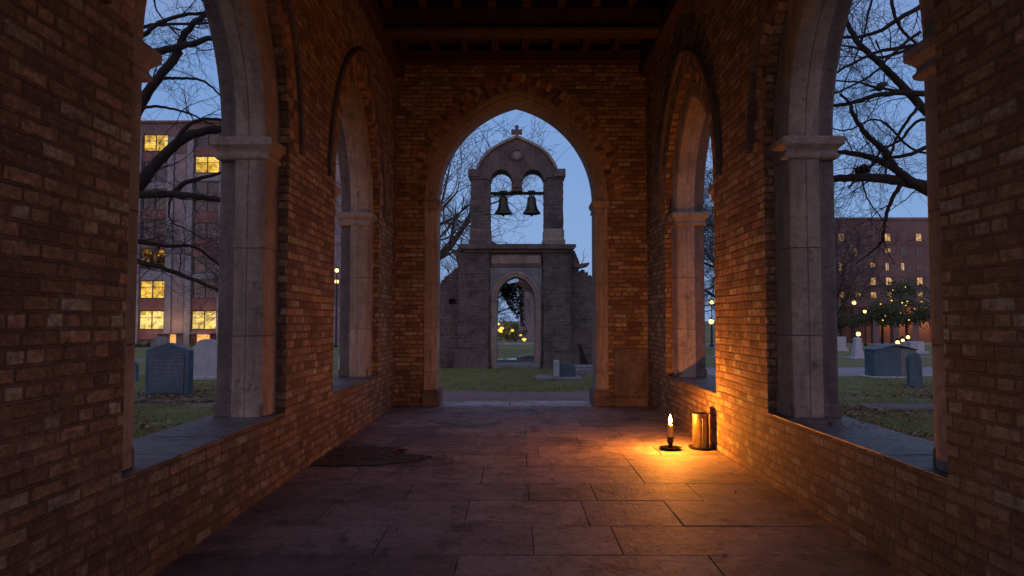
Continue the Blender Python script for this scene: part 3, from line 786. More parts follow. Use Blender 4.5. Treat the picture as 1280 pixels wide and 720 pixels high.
stepped(gx(641.5), gx(650.5), .08, .54, [(gzz(237), .05), (gzz(235.5), .055), (gzz(233.5), .03), (gzz(231), .0)], fg).build('pendant', M['stone_dark'], gate)
# cross
cz = gzz(170) + .05
def plate(pts, t0, t1): 
    mb = MB(); mb.prism([(gx(CXp) + a * 1.15, cz + b * 1.3) for a, b in pts], [], t0, t1, fg); return mb
arm = [(-.045, 0), (-.035, .11), (-.11, .10), (-.13, .105), (-.13, .20), (-.11, .205), (-.035, .195), (-.045, .27), (-.04, .29), (.04, .29), (.045, .27), (.035, .195), (.11, .205), (.13, .20), (.13, .105), (.11, .10), (.035, .11), (.045, 0)]
plate(arm, .25, .36).build('cross', M['stone_dark'], gate, bevel=.008)
mb = MB(); mb.tube([fg(gx(612), gzz(238), .30), fg(gx(681), gzz(238), .30)], .045, 10); mb.build('bell_bar', M['iron'], gate, smooth=1)
def bell(px, first=None):
    c = Vector((gx(px), GY + .30, gzz(240)))
    e = empty('bell', c, 'left bronze bell hanging under the small arch of the ruined gate' if px < 640 else 'right bronze bell hanging under the small arch of the ruined gate', 'bell', 'pair of bells in the gate bellcote')
    mb = MB(); h = -.53
    mb.lathe([(.0, -.03), (.05, -.035), (.095, -.06), (.115, -.10), (.122, -.18), (.135, -.28), (.165, -.38), (.205, -.45), (.238, -.49), (.245, -.52), (.232, -.525), (.215, -.505), (.15, -.38), (.11, -.2), (.0, -.08)], c, 36)
    mb.build('bell_body', M['bell'], e, smooth=.8)
    mb = MB()
    for s in (-.05, 0, .05): mb.tube([c + Vector((s, 0, -.05)), c + Vector((s * 1.3, 0, .03)), c + Vector((s, 0, .075))], .016, 6)
    mb.box((c.x - .10, c.y - .06, c.z + .065), (c.x + .10, c.y + .06, c.z + .11)); mb.build('headstock', M['iron'], e)
    mb = MB(); mb.tube([c + Vector((0, 0, -.1)), c + Vector((.005, 0, -.50))], .012, 6); mb.lathe([(0, -.60), (.02, -.59), (.034, -.56), (.02, -.52), (0, -.51)], c, 12); mb.build('clapper', M['iron'], e, smooth=1)
bell(629); bell(665)

# ------------------------------------------------------------------ gravestones and small things
def stone_outline(kind, w, h):
    a = w / 2
    if kind == 'gable': return [(-a, 0), (-a, h * .86), (-a * .92, h * .88), (-.02 * w, h), (.02 * w, h), (a * .92, h * .88), (a, h * .86), (a, 0)]
    if kind == 'round': return [(-a, 0), (-a, h - a)] + [(-a * math.cos(math.pi * i / 12), h - a + a * math.sin(math.pi * i / 12)) for i in range(1, 12)] + [(a, h - a), (a, 0)]
    if kind == 'shoulder': return [(-a, 0), (-a, h * .82), (-a * .8, h * .84)] + [(-a * .8 * math.cos(math.pi * i / 10), h * .84 + h * .16 * math.sin(math.pi * i / 10)) for i in range(1, 10)] + [(a * .8, h * .84), (a, h * .82), (a, 0)]
    return [(-a, 0), (-a, h), (a, h), (a, 0)]
def grave(px0, px1, ytop, ybase, kind, mt, label, depth=.12, base=True, rot=0, group='gravestones on the lawn', lean=0, y=None, base_m=None):
    zb_ = gz(0)
    if y is None: p = atz((px0 + px1) / 2, ybase, -.08)
    else: p = at((px0 + px1) / 2, ybase, y); p.z = gz(y)
    w = (px1 - px0) * p.y / 853.3; h = (ybase - ytop) * p.y / 853.3
    e = empty('gravestone', p, label, 'gravestone', group)
    rm = Matrix.Rotation(rot, 3, 'Z') @ Matrix.Rotation(lean, 3, 'Y')
    def ff(u, z, t): return p + rm @ Vector((u, t, z))
    hb = .07 if base else 0
    mb = MB(); mb.prism([(a, b + hb) for a, b in stone_outline(kind, w, h - hb)], [], -depth / 2, depth / 2, ff)
    s_ = mb.build('slab', mt, e, bevel=min(.012, w * .04), seg=2)
    if base:
        mb = MB(); mb.slab([(-w * .56, -.1), (w * .56, -.1), (w * .56, hb), (-w * .56, hb)], -depth * .95, depth * .95, ff); mb.build('footing', base_m or mt, e, bevel=.012)
    return e, p, w, h, ff
m, t = mat('engraved_slate')
f = t.noise(3, detail=7, rough=.7); f2 = t.noise(28, detail=5)
sp = t.new('ShaderNodeSeparateXYZ'); t.l.new(t.pos(), sp.inputs[0])
rowf = t.m('FRACT', t.m('MULTIPLY', sp.outputs[2], 16.0)); rm_ = t.rng(t.m('ABSOLUTE', t.m('SUBTRACT', rowf, .5)), .22, .28, 1, 0)
ch = t.rng(t.noise(1.0, detail=2, vec=t.scalevec((55, 1, 38))), .47, .53)
win = t.m('MULTIPLY', t.rng(sp.outputs[2], .18, .26), t.rng(sp.outputs[2], .60, .68, 1, 0))
eng = t.m('MULTIPLY', t.m('MULTIPLY', rm_, ch), win)
c = t.mix(t.rng(f, .35, .65), (.075, .125, .18), (.035, .06, .09)); c = t.mix(t.rng(f2, .45, .7, 0, .4), c, (.16, .19, .20)); c = t.mix(t.m('MULTIPLY', eng, .6), c, (.26, .28, .29))
t.put(t.b.inputs['Base Color'], c); t.b.inputs['Roughness'].default_value = .55
t.put(t.b.inputs['Normal'], t.bump(t.m('SUBTRACT', t.m('ADD', f, f2), eng), .006)); M['engraved'] = m
e, p, w, h, ff = grave(182, 240, 429, 495, 'gable', M['grave'], 'large dark slate gravestone with low gabled top and worn inscription by the left window', .14, base=False, rot=-.12)
mb = MB(); o_ = stone_outline('gable', w * .80, h * .84); mb.prism([(a, b + .05) for a, b in o_], [], -.085, -.0705, ff); mb.build('inscription_panel', M['engraved'], e, bevel=.006)
mb = MB(); q = random.Random(2)
for i in range(7):
    x_ = -7.3 + i * .52; mb.box((x_, 10.55 + q.uniform(-.06, .06), -.2), (x_ + .50, 10.74 + q.uniform(-.04, .04), -.02 + q.uniform(-.03, .02)))
k = tag(mb.build('stone_kerb', M['stone_dark'], bevel=.025), 'low crumbling grave kerb in front of the large slate gravestone', 'kerb')
grave(243, 275, 424, 474, 'shoulder', M['grave_pale'], 'pale blue marble gravestone behind the right side of the large slate one', .16, lean=-.02)
grave(187, 207, 421, 470, 'round', M['grave_rough'], 'dark round topped gravestone peeping out behind the large slate one', .14, base=False, lean=.05)
grave(160, 171.5, 452, 476, 'round', M['grave'], 'small dark gravestone half hidden by the left window jamb', .10, base=False)
grave(423, 427.5, 444, 474, 'gable', M['grave_pale'], 'pale gravestone seen through the far left window', .12)
grave(541, 556, 443.5, 455.5, 'round', M['grave_pale'], 'small white round headstone left of the ruined gate', .10, base=False)
# box tomb with slab, right of the gate
p = atz(697, 475, -.08)
e = empty('box_tomb', p, 'small upright slate tomb block on a flat ledger slab before the gate', 'tomb')
mb = MB(); mb.box((p.x - .48, p.y - .25, -.12), (p.x + .52, p.y + .45, -.01)); mb.build('ledger_slab', M['grave_rough'], e, bevel=.015)
mb = MB(); mb.box((p.x - .07, p.y - .02, -.01), (p.x + .04, p.y + .34, .33)); mb.build('end_slab', M['grave_pale'], e, bevel=.012)
mb = MB(); mb.prism(stone_outline('round', .34, .30), [], -.02, .2, lambda u, z, t_: (p.x + .22 + u, p.y + .05 + t_, z - .01)); mb.build('rounded_block', M['grave'], e, bevel=.01)
p = atz(738, 470, -.08)
mb = MB(); mb.box((p.x - .40, p.y - .2, -.1), (p.x + .9, p.y + .6, .10)); mb.box((p.x - .35, p.y - .1, .10), (p.x + .8, p.y + .5, .15))
tag(mb.build('ledger_stone', M['grave_rough'], bevel=.02, origin=p), 'flat low ledger stone in the grass right of the tomb block', 'tomb')
p0 = at(722, 429, 17.7); p1 = at(738, 456, 17.2); p1.z = -.06
mb = MB(); d = p1 - p0
mb.prism([(p0.x, p0.z), (p0.x + .07, p0.z - .04), (p0.x + .13, p0.z - .2), (p1.x + .06, p1.z), (p1.x - .2, p1.z)], [], 17.5, 17.56, lambda a, b, c: (a, c, b))
tag(mb.build('broken_plank', M['bark'], bevel=.01), 'charred broken plank leaning at the foot of the gate', 'plank')
# behind the gate: puddle and toppled stone
mb = MB(); q = random.Random(5)
cpt = atz(636, 450, -.08)
mb.prism([(cpt.x + .45 * math.cos(a) * q.uniform(.85, 1.15), cpt.y + 1.0 * math.sin(a) * q.uniform(.85, 1.15)) for a in [i * math.pi / 10 for i in range(20)]], [], -.079, -.070, lambda a, b, c: (a, b, c))
m, t = mat('still_water'); t.b.inputs['Base Color'].default_value = (.02, .03, .035, 1); t.b.inputs['Roughness'].default_value = .03; M['water'] = m
tag(mb.build('puddle', M['water']), kind='structure')
p = atz(664, 452, -.08); q = random.Random(8)
mb = MB(); mb.prism([(p.x - .5, -.1), (p.x - .42, .06), (p.x - .1, .12), (p.x + .4, .10), (p.x + .5, -.1)], [], p.y, p.y + .5, lambda a, b, c: (a, c, b))
tag(mb.build('toppled_stone', M['grave_rough'], bevel=.02), 'dark toppled stone lying in the grass behind the gateway', 'stone')

# right churchyard
def tomb(px0, px1, ytop, ybase, label):
    p = atz((px0 + px1) / 2, ybase, -.08); w = (px1 - px0) * p.y / 853.3; h = (ybase - ytop) * p.y / 853.3
    e = empty('chest_tomb', p, label, 'tomb')
    def ff(u, z, t_): return (p.x + u, p.y + t_, p.z + z)
    a = w / 2
    mb = MB(); mb.prism([(-a, .03), (-a, h * .86), (-.06 * w, h), (.10 * w, h * .985), (.12 * w, h * .98), (.12 * w, .03)], [], 0, .45, ff); mb.build('gabled_chest', M['grave'], e, bevel=.012)
    mb = MB(); mb.prism([(.13 * w, .03), (.13 * w, h * .95), (a * .98, h * .88), (a, h * .86), (a, .03)], [], .03, .45, ff); mb.build('chest_wing', M['grave_rough'], e, bevel=.012)
    mb = MB(); mb.prism([(-a * 1.04, h * .86), (-.06 * w, h * 1.0 + .006), (.12 * w, h * .985 + .006), (a * 1.03, h * .865), (a * 1.03, h * .90), (.12 * w, h * 1.02), (-.06 * w, h * 1.04), (-a * 1.04, h * .90)], [], -.05, .5, ff); mb.build('coping', M['grave'], e, bevel=.008)
    mb = MB(); mb.slab([(-a * 1.25, -.1), (a * 1.1, -.1), (a * 1.1, .028), (-a * 1.25, .028)], -.12, .55, ff); mb.build('plinth', M['grave_pale'], e, bevel=.012)
tomb(1094, 1147, 433, 472, 'low grey chest tomb with gabled top on the right lawn')
grave(1136, 1152, 441, 484, 'shoulder', M['grave'], 'narrow dark slate headstone beside the right hand window jamb', .10, lean=-.03)
grave(1041, 1056, 421, 437.5, 'square', M['grave_pale'], 'square white gravestone at the far left of the right lawn', .3)
p = atz(1072, 448, -.08)
e = empty('monument', p, 'short pale tapering stone monument on the right lawn', 'monument')
stepped(p.x - .13, p.x + .13, p.y - .13 , p.y + .13, [(p.z, .03), (p.z + .58, -.03), (p.z + .62, -.02), (p.z + .66, -.02), (p.z + .70, -.07)], lambda u, z, t_: (u, t_, z)).build('shaft', M['grave_pale'], e, bevel=.01)
mb = MB(); mb.box((p.x - .28, p.y - .28, p.z - .05), (p.x + .28, p.y + .28, p.z + .04)); mb.build('plinth', M['grave_pale'], e, bevel=.012)
grave(1133, 1150, 425, 439, 'square', M['grave_pale'], 'pale block gravestone behind the chest tomb', .6, y=27)
grave(1098, 1108, 424, 440, 'round', M['grave_pale'], 'white round headstone just behind the chest tomb', .2, y=24)
for i, (a, b, c_, d_, lab) in enumerate(((1036, 1041, 424, 440, 'slim white headstone beside the right stone pier'), (893.5, 896, 428, 446, 'white headstone glimpsed beyond the far right window'))):
    grave(a, b, c_, d_, 'round', M['grave_pale'], lab, .15)
# flat ledger in the grass on the right
p = atz(1128, 512, -.08)
mb = MB(); mb.box((p.x - .5, p.y - .25, -.12), (p.x + .9, p.y + .35, -.035)); tag(mb.build('ledger_stone', M['stone_dark'], bevel=.02, origin=p), 'flat ledger stone sunk in leaf strewn grass outside the right window', 'tomb')

# ------------------------------------------------------------------ street lamps and small lanterns
def lampthing(px, py, Y, label, h_ball=.16, light=30, post=True, name='street_lamp', mt='lamp', cat='lamp'):
    h_ball *= .78
    p = at(px, py, Y); g = gz(Y)
    e = empty(name, (p.x, p.y, g), label, cat)
    if post:
        mb = MB(); mb.tube([(p.x, p.y, g - .05), (p.x, p.y, g + .3), (p.x, p.y, p.z - h_ball)], [.08, .05, .035], 10)
        mb.lathe([(.0, 0), (.13, 0), (.12, .12), (.07, .2), (.0, .22)], (p.x, p.y, g), 14); mb.build('post', M['iron'], e, smooth=.8)
        mb = MB(); mb.lathe([(.0, 0), (.10, .01), (.12, .03), (.04, .12), (0, .14)], (p.x, p.y, p.z + h_ball * .9), 14); mb.build('cap', M['iron'], e, smooth=.8)
    mb = MB(); mb.lathe([(h_ball * math.sin(a), -h_ball * math.cos(a)) for a in [math.pi * i / 10 for i in range(11)]], p, 16); mb.build('globe', M[mt], e, smooth=4)
    if light:
        ld = bpy.data.lights.new('lamp_light', 'POINT'); ld.energy = light; ld.color = (1, .62, .25); ld.shadow_soft_size = h_ball
        lo = bpy.data.objects.new('lamp_light', ld); COL.objects.link(lo); lo.location = (p.x, p.y - h_ball - .12, p.z)
lampthing(1067.5, 378.5, 48, 'tall lit street lamp with black post above the monument', .17, 45)
lampthing(1073, 417.5, 40, 'low lit globe lamp directly behind the pale monument', .15, 10)
lampthing(1122, 428, 30, 'small round orange lantern behind the tomb, left of three', .10, 0, name='garden_lantern', cat='lantern')
lampthing(1128.5, 425.5, 30, 'small amber lantern behind the tomb, middle of three', .08, 0, name='garden_lantern', cat='lantern')
lampthing(1135, 421.5, 30, 'small pale lantern behind the tomb, right of three', .09, 0, name='garden_lantern', cat='lantern')
lampthing(1081, 389.5, 52, 'smaller lit lamp right of the tall street lamp', .15, 8)
lampthing(889.5, 378, 52, 'lit lamp glimpsed beyond the far right window, upper', .20, 8)
lampthing(889, 402, 46, 'lit lamp glimpsed beyond the far right window, lower', .20, 6)
lampthing(421, 338, 40, 'lit lamp glimpsed through the far left window, upper', .14, 6)
lampthing(421, 352, 43, 'lit lamp glimpsed through the far left window, lower', .16, 6)
lampthing(179, 449, 30, 'low glowing lantern in the grass left of the slate gravestone', .22, 6, post=False, name='garden_lantern', cat='lantern')

# ------------------------------------------------------------------ buildings
def window(mbl, f, u0, u1, z0, z1, t, parent, glass, mull=2, trans=1, extra=None):
    mb = MB(); w = .07
    mb.cur = 0
    for a, b, c, d in ((u0, u1, z0, z0 + w), (u0, u1, z1 - w, z1), (u0, u0 + w, z0 + w, z1 - w), (u1 - w, u1, z0 + w, z1 - w)):
        mb.slab([(a, c), (b, c), (b, d), (a, d)], t - .05, t + .08, f)
    for i in range(1, mull):
        x = u0 + (u1 - u0) * i / mull; mb.slab([(x - .03, z0 + w), (x + .03, z0 + w), (x + .03, z1 - w), (x - .03, z1 - w)], t - .03, t + .06, f)
    for i in range(1, trans + 1):
        z = z0 + (z1 - z0) * .62 if trans == 1 else z0 + (z1 - z0) * i / (trans + 1)
        mb.slab([(u0 + w, z - .02), (u1 - w, z - .02), (u1 - w, z + .02), (u0 + w, z + .02)], t - .02, t + .05, f)
    wo = mb.build('window', M['frame'], parent)
    mb = MB(); mb.slab([(u0 + w * .9, z0 + w * .9), (u1 - w * .9, z0 + w * .9), (u1 - w * .9, z1 - w * .9), (u0 + w * .9, z1 - w * .9)], t + .055, t + .075, f)
    mb.build('pane', glass, wo)
BY = 55.0; SB = 853.3 / BY
def bx(px): return (px - 645) / SB
def bzp(py): return (400 - py) / SB + 1.2
fb = lambda u, z, t: (u, BY + t, z)
ap = empty('apartment_building', (bx(222), BY, gz(BY)), 'pink brick apartment block with pale piers and yellow lit windows beyond the left window', 'building')
u0b, u1b = -52.0, bx(436); zt = bzp(149)
mb = MB(); mb.slab([(u0b, -1.2), (u1b, -1.2), (u1b, zt), (u0b, zt)], .30, 14, fb); mb.build('wall', M['pink'], ap)
mb = MB(); mb.slab([(u0b, zt - .0), (u1b + .1, zt - .0), (u1b + .1, zt + .18), (u0b, zt + .18)], .1, 14.1, fb); mb.build('parapet', M['pinkpanel'], ap)
PIT = 66 / SB
for k in range(-7, 5):
    c = bx(187.5) + k * PIT                  # bay centre
    if c + 2 > u1b: continue
    wL, wR = c - 16 / SB, c + 16 / SB
    # pale piers on both sides
    mb = MB(); mb.slab([(wR + .05, -1.2), (wR + .55, -1.2), (wR + .55, bzp(168)), (wR + .05, bzp(168))], -.05, .298, fb); mb.build('pier', M['white'], ap)
    mb = MB(); mb.slab([(wR + .60, -1.2), (c + PIT - 16 / SB - .65, -1.2), (c + PIT - 16 / SB - .65, bzp(190)), (wR + .60, bzp(190))], .08, .297, fb); mb.build('wall_panel', M['greypanel'], ap)
    mb = MB(); mb.slab([(wL - .55, -1.2), (wL - .05, -1.2), (wL - .05, bzp(168)), (wL - .55, bzp(168))], -.05, .296, fb); mb.build('pier', M['white'], ap)
    rowsz = [(412, 388), (373, 350), (335, 310), (298, 273), (261, 234), (225, 199), (186, 164)] if k != 1 else [(412, 388), (373, 349), (341, 321), (299, 277), (263, 224), (214, 192), (180, 162)]
    for i, (yb, yt) in enumerate(rowsz):
        q = random.Random(k * 17 + i)
        r_ = q.random(); g = 'glass'
        if k == 0: g = ['lit_pale', 'lit', 'lit_dim', 'glass', 'glass', 'glass', 'lit'][i]
        elif k == 1: g = ['lit_pale', 'glass', 'glass', 'glass', 'glass', 'lit', 'glass'][i]
        elif i == 0: g = 'lit_pale' if r_ < .8 else 'lit'
        elif r_ < .22: g = 'lit'
        elif r_ < .34: g = 'lit_dim'
        window(None, fb, wL, wR, bzp(yb), bzp(yt), .18, ap, M[g], mull=2)
        mb = MB(); z1_ = bzp(yb) - .03; z0_ = bzp(rowsz[i - 1][1]) + .03 if i else bzp(424)
        mt = 'white' if (i in (2, 5) or (k == 1 and i == 2)) else 'pinkpanel'
        mb.slab([(wL, z0_), (wR, z0_), (wR, z1_), (wL, z1_)], .10, .295, fb); mb.build('spandrel', M[mt], ap)
    if k in (0, 1, -1, 2, 3):
        mb = MB(); xx = c + PIT / 2 - .6 if k == 0 else c
        mb.slab([(xx - .5, -.85), (xx + .5, -.85), (xx + .5, bzp(418)), (xx - .5, bzp(418))], .05, .12, fb); mb.build('lit_doorway', M['orange'], ap)
        mb = MB(); mb.slab([(xx - 1.0, bzp(417)), (xx + 1.0, bzp(417)), (xx + 1.0, bzp(416)), (xx - 1.0, bzp(416))], -1.2, .10, fb); mb.build('canopy', M['white'], ap)
for px in (190, 222, 262):
    ld = bpy.data.lights.new('entrance_light', 'POINT'); ld.energy = 30; ld.color = (1, .5, .16); ld.shadow_soft_size = .2
    lo = bpy.data.objects.new('entrance_light', ld); COL.objects.link(lo); lo.location = (bx(px), BY - 1.0, 1.0)

# right hand block
def block(name, label, X0, X1, Y, ztop, dep, zrows, pitch, litp, seed, wm, parapet=True, ww=.9, wh=1.2, face='front'):
    e = empty(name, ((X0 + X1) / 2, Y, gz(Y)), label, 'building')
    f = lambda u, z, t_: (u, Y + t_, z)
    mb = MB(); mb.slab([(X0, gz(Y) - .3), (X1, gz(Y) - .3), (X1, ztop), (X0, ztop)], 0, dep, f); mb.build('wall', wm, e)
    mb = MB(); mb.slab([(X0 - .2, ztop + .004), (X1 + .2, ztop + .004), (X1 + .2, ztop + .5), (X0 - .2, ztop + .5)], -.2, dep, f); mb.build('parapet', wm, e)
    q = random.Random(seed); n = 0
    u = X0 + pitch * .5
    cnt = 0
    while u < X1 - ww:
        for z in zrows:
            if cnt >= 98: break
            r_ = q.random(); lit = r_ < litp
            g = M['lit_far'] if lit else M['glass']
            w_ = ww * q.choice((1, 1, .6)) if lit else ww
            mb = MB(); mb.cur = 0
            mb.slab([(u, z), (u + ww, z), (u + ww, z + wh), (u, z + wh)], -.03, .0 - .004, f)
            mb.cur = 1
            hh = wh * q.choice((1, 1, .6)) if lit else wh
            for a0, a1 in ((.08, w_ / 2 - .04), (w_ / 2 + .04, w_ - .08)):
                mb.slab([(u + a0, z + wh - hh + .08), (u + a1, z + wh - hh + .08), (u + a1, z + wh - .08), (u + a0, z + wh - .08)], -.05, -.032, f)
            mb.build('window', [M['frame'], g], e); cnt += 1
        u += pitch
    return e
RY = 128
X0r = (1000 - 645) / 853.3 * RY
block('brick_tower_block', 'large dark red brick block dotted with small lit windows beyond the right lawn', X0r, X0r + 42, RY, (400 - 275) / 853.3 * RY + 1.2, 18, [2.2 + 2.75 * i for i in range(6)], 2.9, .5, 5, M['farbrick'], ww=1.1, wh=1.5)
block('distant_hall', 'plain mauve building seen through the gateway beyond the lawn', .45, 6.2, 70, 4.9, 9, [2.6], 3.4, .0, 8, M['greypanel'])
# low lit arcade in front of the right block
AY = 61
e = empty('lit_arcade', (32, AY, gz(AY)), 'low brick arcade glowing orange under the dark trees on the right', 'building')
fa = lambda u, z, t_: (u, AY + t_, z)
g = gz(AY)
x0a, x1a = (1030 - 645) / 853.3 * AY, (1180 - 645) / 853.3 * AY
mb = MB(); mb.slab([(x0a - 8, g), (x1a, g), (x1a, 3.1), (x0a - 8, 3.1)], 2.2, 6, fa); mb.build('back_wall', M['farbrick'], e)
mb = MB(); mb.slab([(x0a - 8, 2.4), (x1a, 2.4), (x1a, 3.2), (x0a - 8, 3.2)], -.2, 2.19, fa); mb.build('roof', M['farbrick'], e)
x = x0a - 8; i = 0
while x < x1a:
    mb = MB(); mb.slab([(x, g), (x + .55, g), (x + .55, 2.395), (x, 2.395)], 0, .5, fa); mb.build('pillar', M['farbrick'], e)
    if i % 2 == 0 and x > x0a + 3:
        ld = bpy.data.lights.new('arcade_light', 'POINT'); ld.energy = 150; ld.color = (1, .40, .10); ld.shadow_soft_size = .15
        lo = bpy.data.objects.new('arcade_light', ld); COL.objects.link(lo); lo.location = (x + 1.3, AY + 1.2, 1.5)
    x += 1.75; i += 1

# ------------------------------------------------------------------ trees
def catmull(P, n=5):
    P = [Vector(p) for p in P]; out = []
    for i in range(len(P) - 1):
        p0, p1, p2, p3 = P[max(i - 1, 0)], P[i], P[i + 1], P[min(i + 2, len(P) - 1)]
        for k in range(n):
            t_ = k / n
            out.append(.5 * ((2 * p1) + (p2 - p0) * t_ + (2 * p0 - 5 * p1 + 4 * p2 - p3) * t_ * t_ + (-p0 + 3 * p1 - 3 * p2 + p3) * t_ ** 3))
    out.append(P[-1]); return out
def grow(mb, p, d, L, r, lev, q, up=.0, rmin=.002):
    n = 6 if lev > 1 else 5
    pts = [p.copy()]; rr = [r]; d = d.normalized()
    for i in range(n):
        d = (d + Vector((q.gauss(0, .20), q.gauss(0, .20), q.gauss(0, .20) + up))).normalized()
        pts.append(pts[-1] + d * (L / n)); rr.append(max(r * (1 - .8 * (i + 1) / n), rmin))
    mb.tube(pts, rr, 5 if r > .015 else 3, cap=False)
    if lev <= 0: return
    for i in range(1, n + 1):
        for _ in range(1 if q.random() < .75 else 2):
            ax = Vector((q.gauss(0, 1), q.gauss(0, 1), q.gauss(0, 1))).normalized()
            dd = (pts[i] - pts[i - 1]).normalized(); nd = (dd * q.uniform(.35, 1.0) + ax * .75 + Vector((0, 0, up))).normalized()
            grow(mb, pts[i].copy(), nd, L * q.uniform(.40, .68), max(rr[i] * .6, rmin), lev - 1, q, up, rmin)

def hand_tree(name, label, trunk, limbs, seed, dens=1.0, group=None):
    q = random.Random(seed)
    base = trunk[0]
    e = empty(name, base, label, 'tree', group)
    mb = MB(); tp = catmull(trunk, 5); n = len(tp)
    mb.tube(tp, [.30 * (1 - .6 * i / n) + (.12 if i == 0 else 0) for i in range(n)], 14); mb.build('trunk', M['bark'], e, smooth=2)
    mb = MB()
    for pts, r0, r1 in limbs:
        P = catmull(pts, 6); n = len(P)
        P = [P[0]] + [p_ + Vector((q.gauss(0, .004), q.gauss(0, .004), q.gauss(0, .004))) for p_ in P[1:]]
        rs = [.84 * (r0 + (r1 - r0) * (i / (n - 1)) ** .8) for i in range(n)]
        mb.tube(P, rs, 8)
        L = sum((P[i + 1] - P[i]).length for i in range(n - 1))
        k = int(L * 1.45 * dens)
        for _ in range(k):
            i = q.randrange(max(1, n // 6), n); dd = (P[i] - P[i - 1]).normalized()
            ax = Vector((q.gauss(0, 1), q.gauss(0, .8), q.gauss(0, 1))).normalized()
            nd = (dd * q.uniform(.2, .8) + ax).normalized()
            grow(mb, P[i].copy(), nd, q.uniform(.45, 1.15), min(rs[i] * .45, .011), 2, q, .02, .0018)
    mb.build('limbs', M['bark'], e, smooth=2, fix=False)
    return e
def PX(l, Y0, dY=.0):
    q = random.Random(int(l[0][0] * 3 + l[0][1])); out = []; y_ = Y0
    for a, b in l: out.append(at(a, b, y_)); y_ += dY + q.uniform(-.1, .1)
    return out
YT = 9.0
tb = at(20, 500, YT); tb.z = -.15
T0 = [tb, Vector((tb.x + .1, YT, 1.5)), Vector((tb.x - .1, YT + .1, 3.2)), Vector((tb.x + .15, YT, 5.2)), Vector((tb.x - .1, YT + .2, 7.5))]
def tj(z): 
    return Vector((tb.x, YT, z))
LB = [
 ([tj(1.9)] + PX([(120, 290), (173, 233), (193, 207), (227, 175), (253, 165), (290, 158), (350, 140)], YT, .05), .13, .05),
 (PX([(220, 178), (228, 165), (238, 155), (255, 149), (290, 147), (330, 120)], YT + .15, .05), .045, .02),
 ([tj(2.4)] + PX([(110, 240), (172, 243), (215, 243), (244, 245), (273, 250), (330, 262)], YT - .3, .02), .085, .035),
 (PX([(215, 243), (220, 238), (233, 228), (253, 222), (273, 217), (310, 205)], YT - .25, .04), .05, .02),
 (PX([(214, 245), (211, 262), (213, 273), (220, 281), (238, 289), (255, 300)], YT - .25, .02), .018, .007),
 ([tj(3.1)] + PX([(140, 190), (174, 133), (193, 104), (224, 64), (227, 49), (242, 29), (255, 18), (285, -20)], YT + .2, .03), .11, .035),
 (PX([(193, 66), (224, 58), (249, 52), (263, 48), (290, 60), (320, 90)], YT + .25, .06), .065, .03),
 ([tj(4.4)] + PX([(130, 60), (179, 34), (204, 31), (258, 29), (300, 25)], YT + .5, .05), .05, .014),
 ([tj(4.2)] + PX([(120, 80), (180, 43), (198, 29), (233, 18), (258, 15), (300, -10)], YT - .5, .05), .05, .018),
 (PX([(204, 98), (229, 98), (253, 101), (274, 117), (300, 145)], YT + .2, .05), .030, .012),
 ([tj(3.0)] + PX([(130, 150), (178, 135), (204, 134), (227, 139), (249, 147), (280, 165)], YT - .6, .05), .035, .010),
 ([tj(1.6)] + PX([(120, 292), (170, 302), (213, 308), (244, 309), (271, 329), (300, 350)], YT + .5, .05), .045, .015),
 ([tj(1.4)] + PX([(120, 315), (170, 326), (203, 335), (233, 346), (270, 362), (300, 380)], YT + .1, .05), .06, .022),
 ([tj(5.0)] + PX([(90, -40), (190, -30), (260, 5), (275, 40)], YT + .3, .1), .06, .015),
 (PX([(175, 5), (190, -10), (200, 20), (245, 60), (272, 60)], YT + .9, .1), .022, .008),
]
hand_tree('bare_tree', 'large bare tree with thick dark limbs crossing the near left window', T0, LB, 3)
YR = 9.2
tb = at(1255, 500, YR); tb.z = -.15
T1 = [tb, Vector((tb.x - .1, YR, 1.5)), Vector((tb.x + .1, YR + .1, 3.2)), Vector((tb.x - .15, YR, 5.2)), Vector((tb.x + .1, YR + .2, 7.8))]
def tk(z): return Vector((tb.x, YR, z))
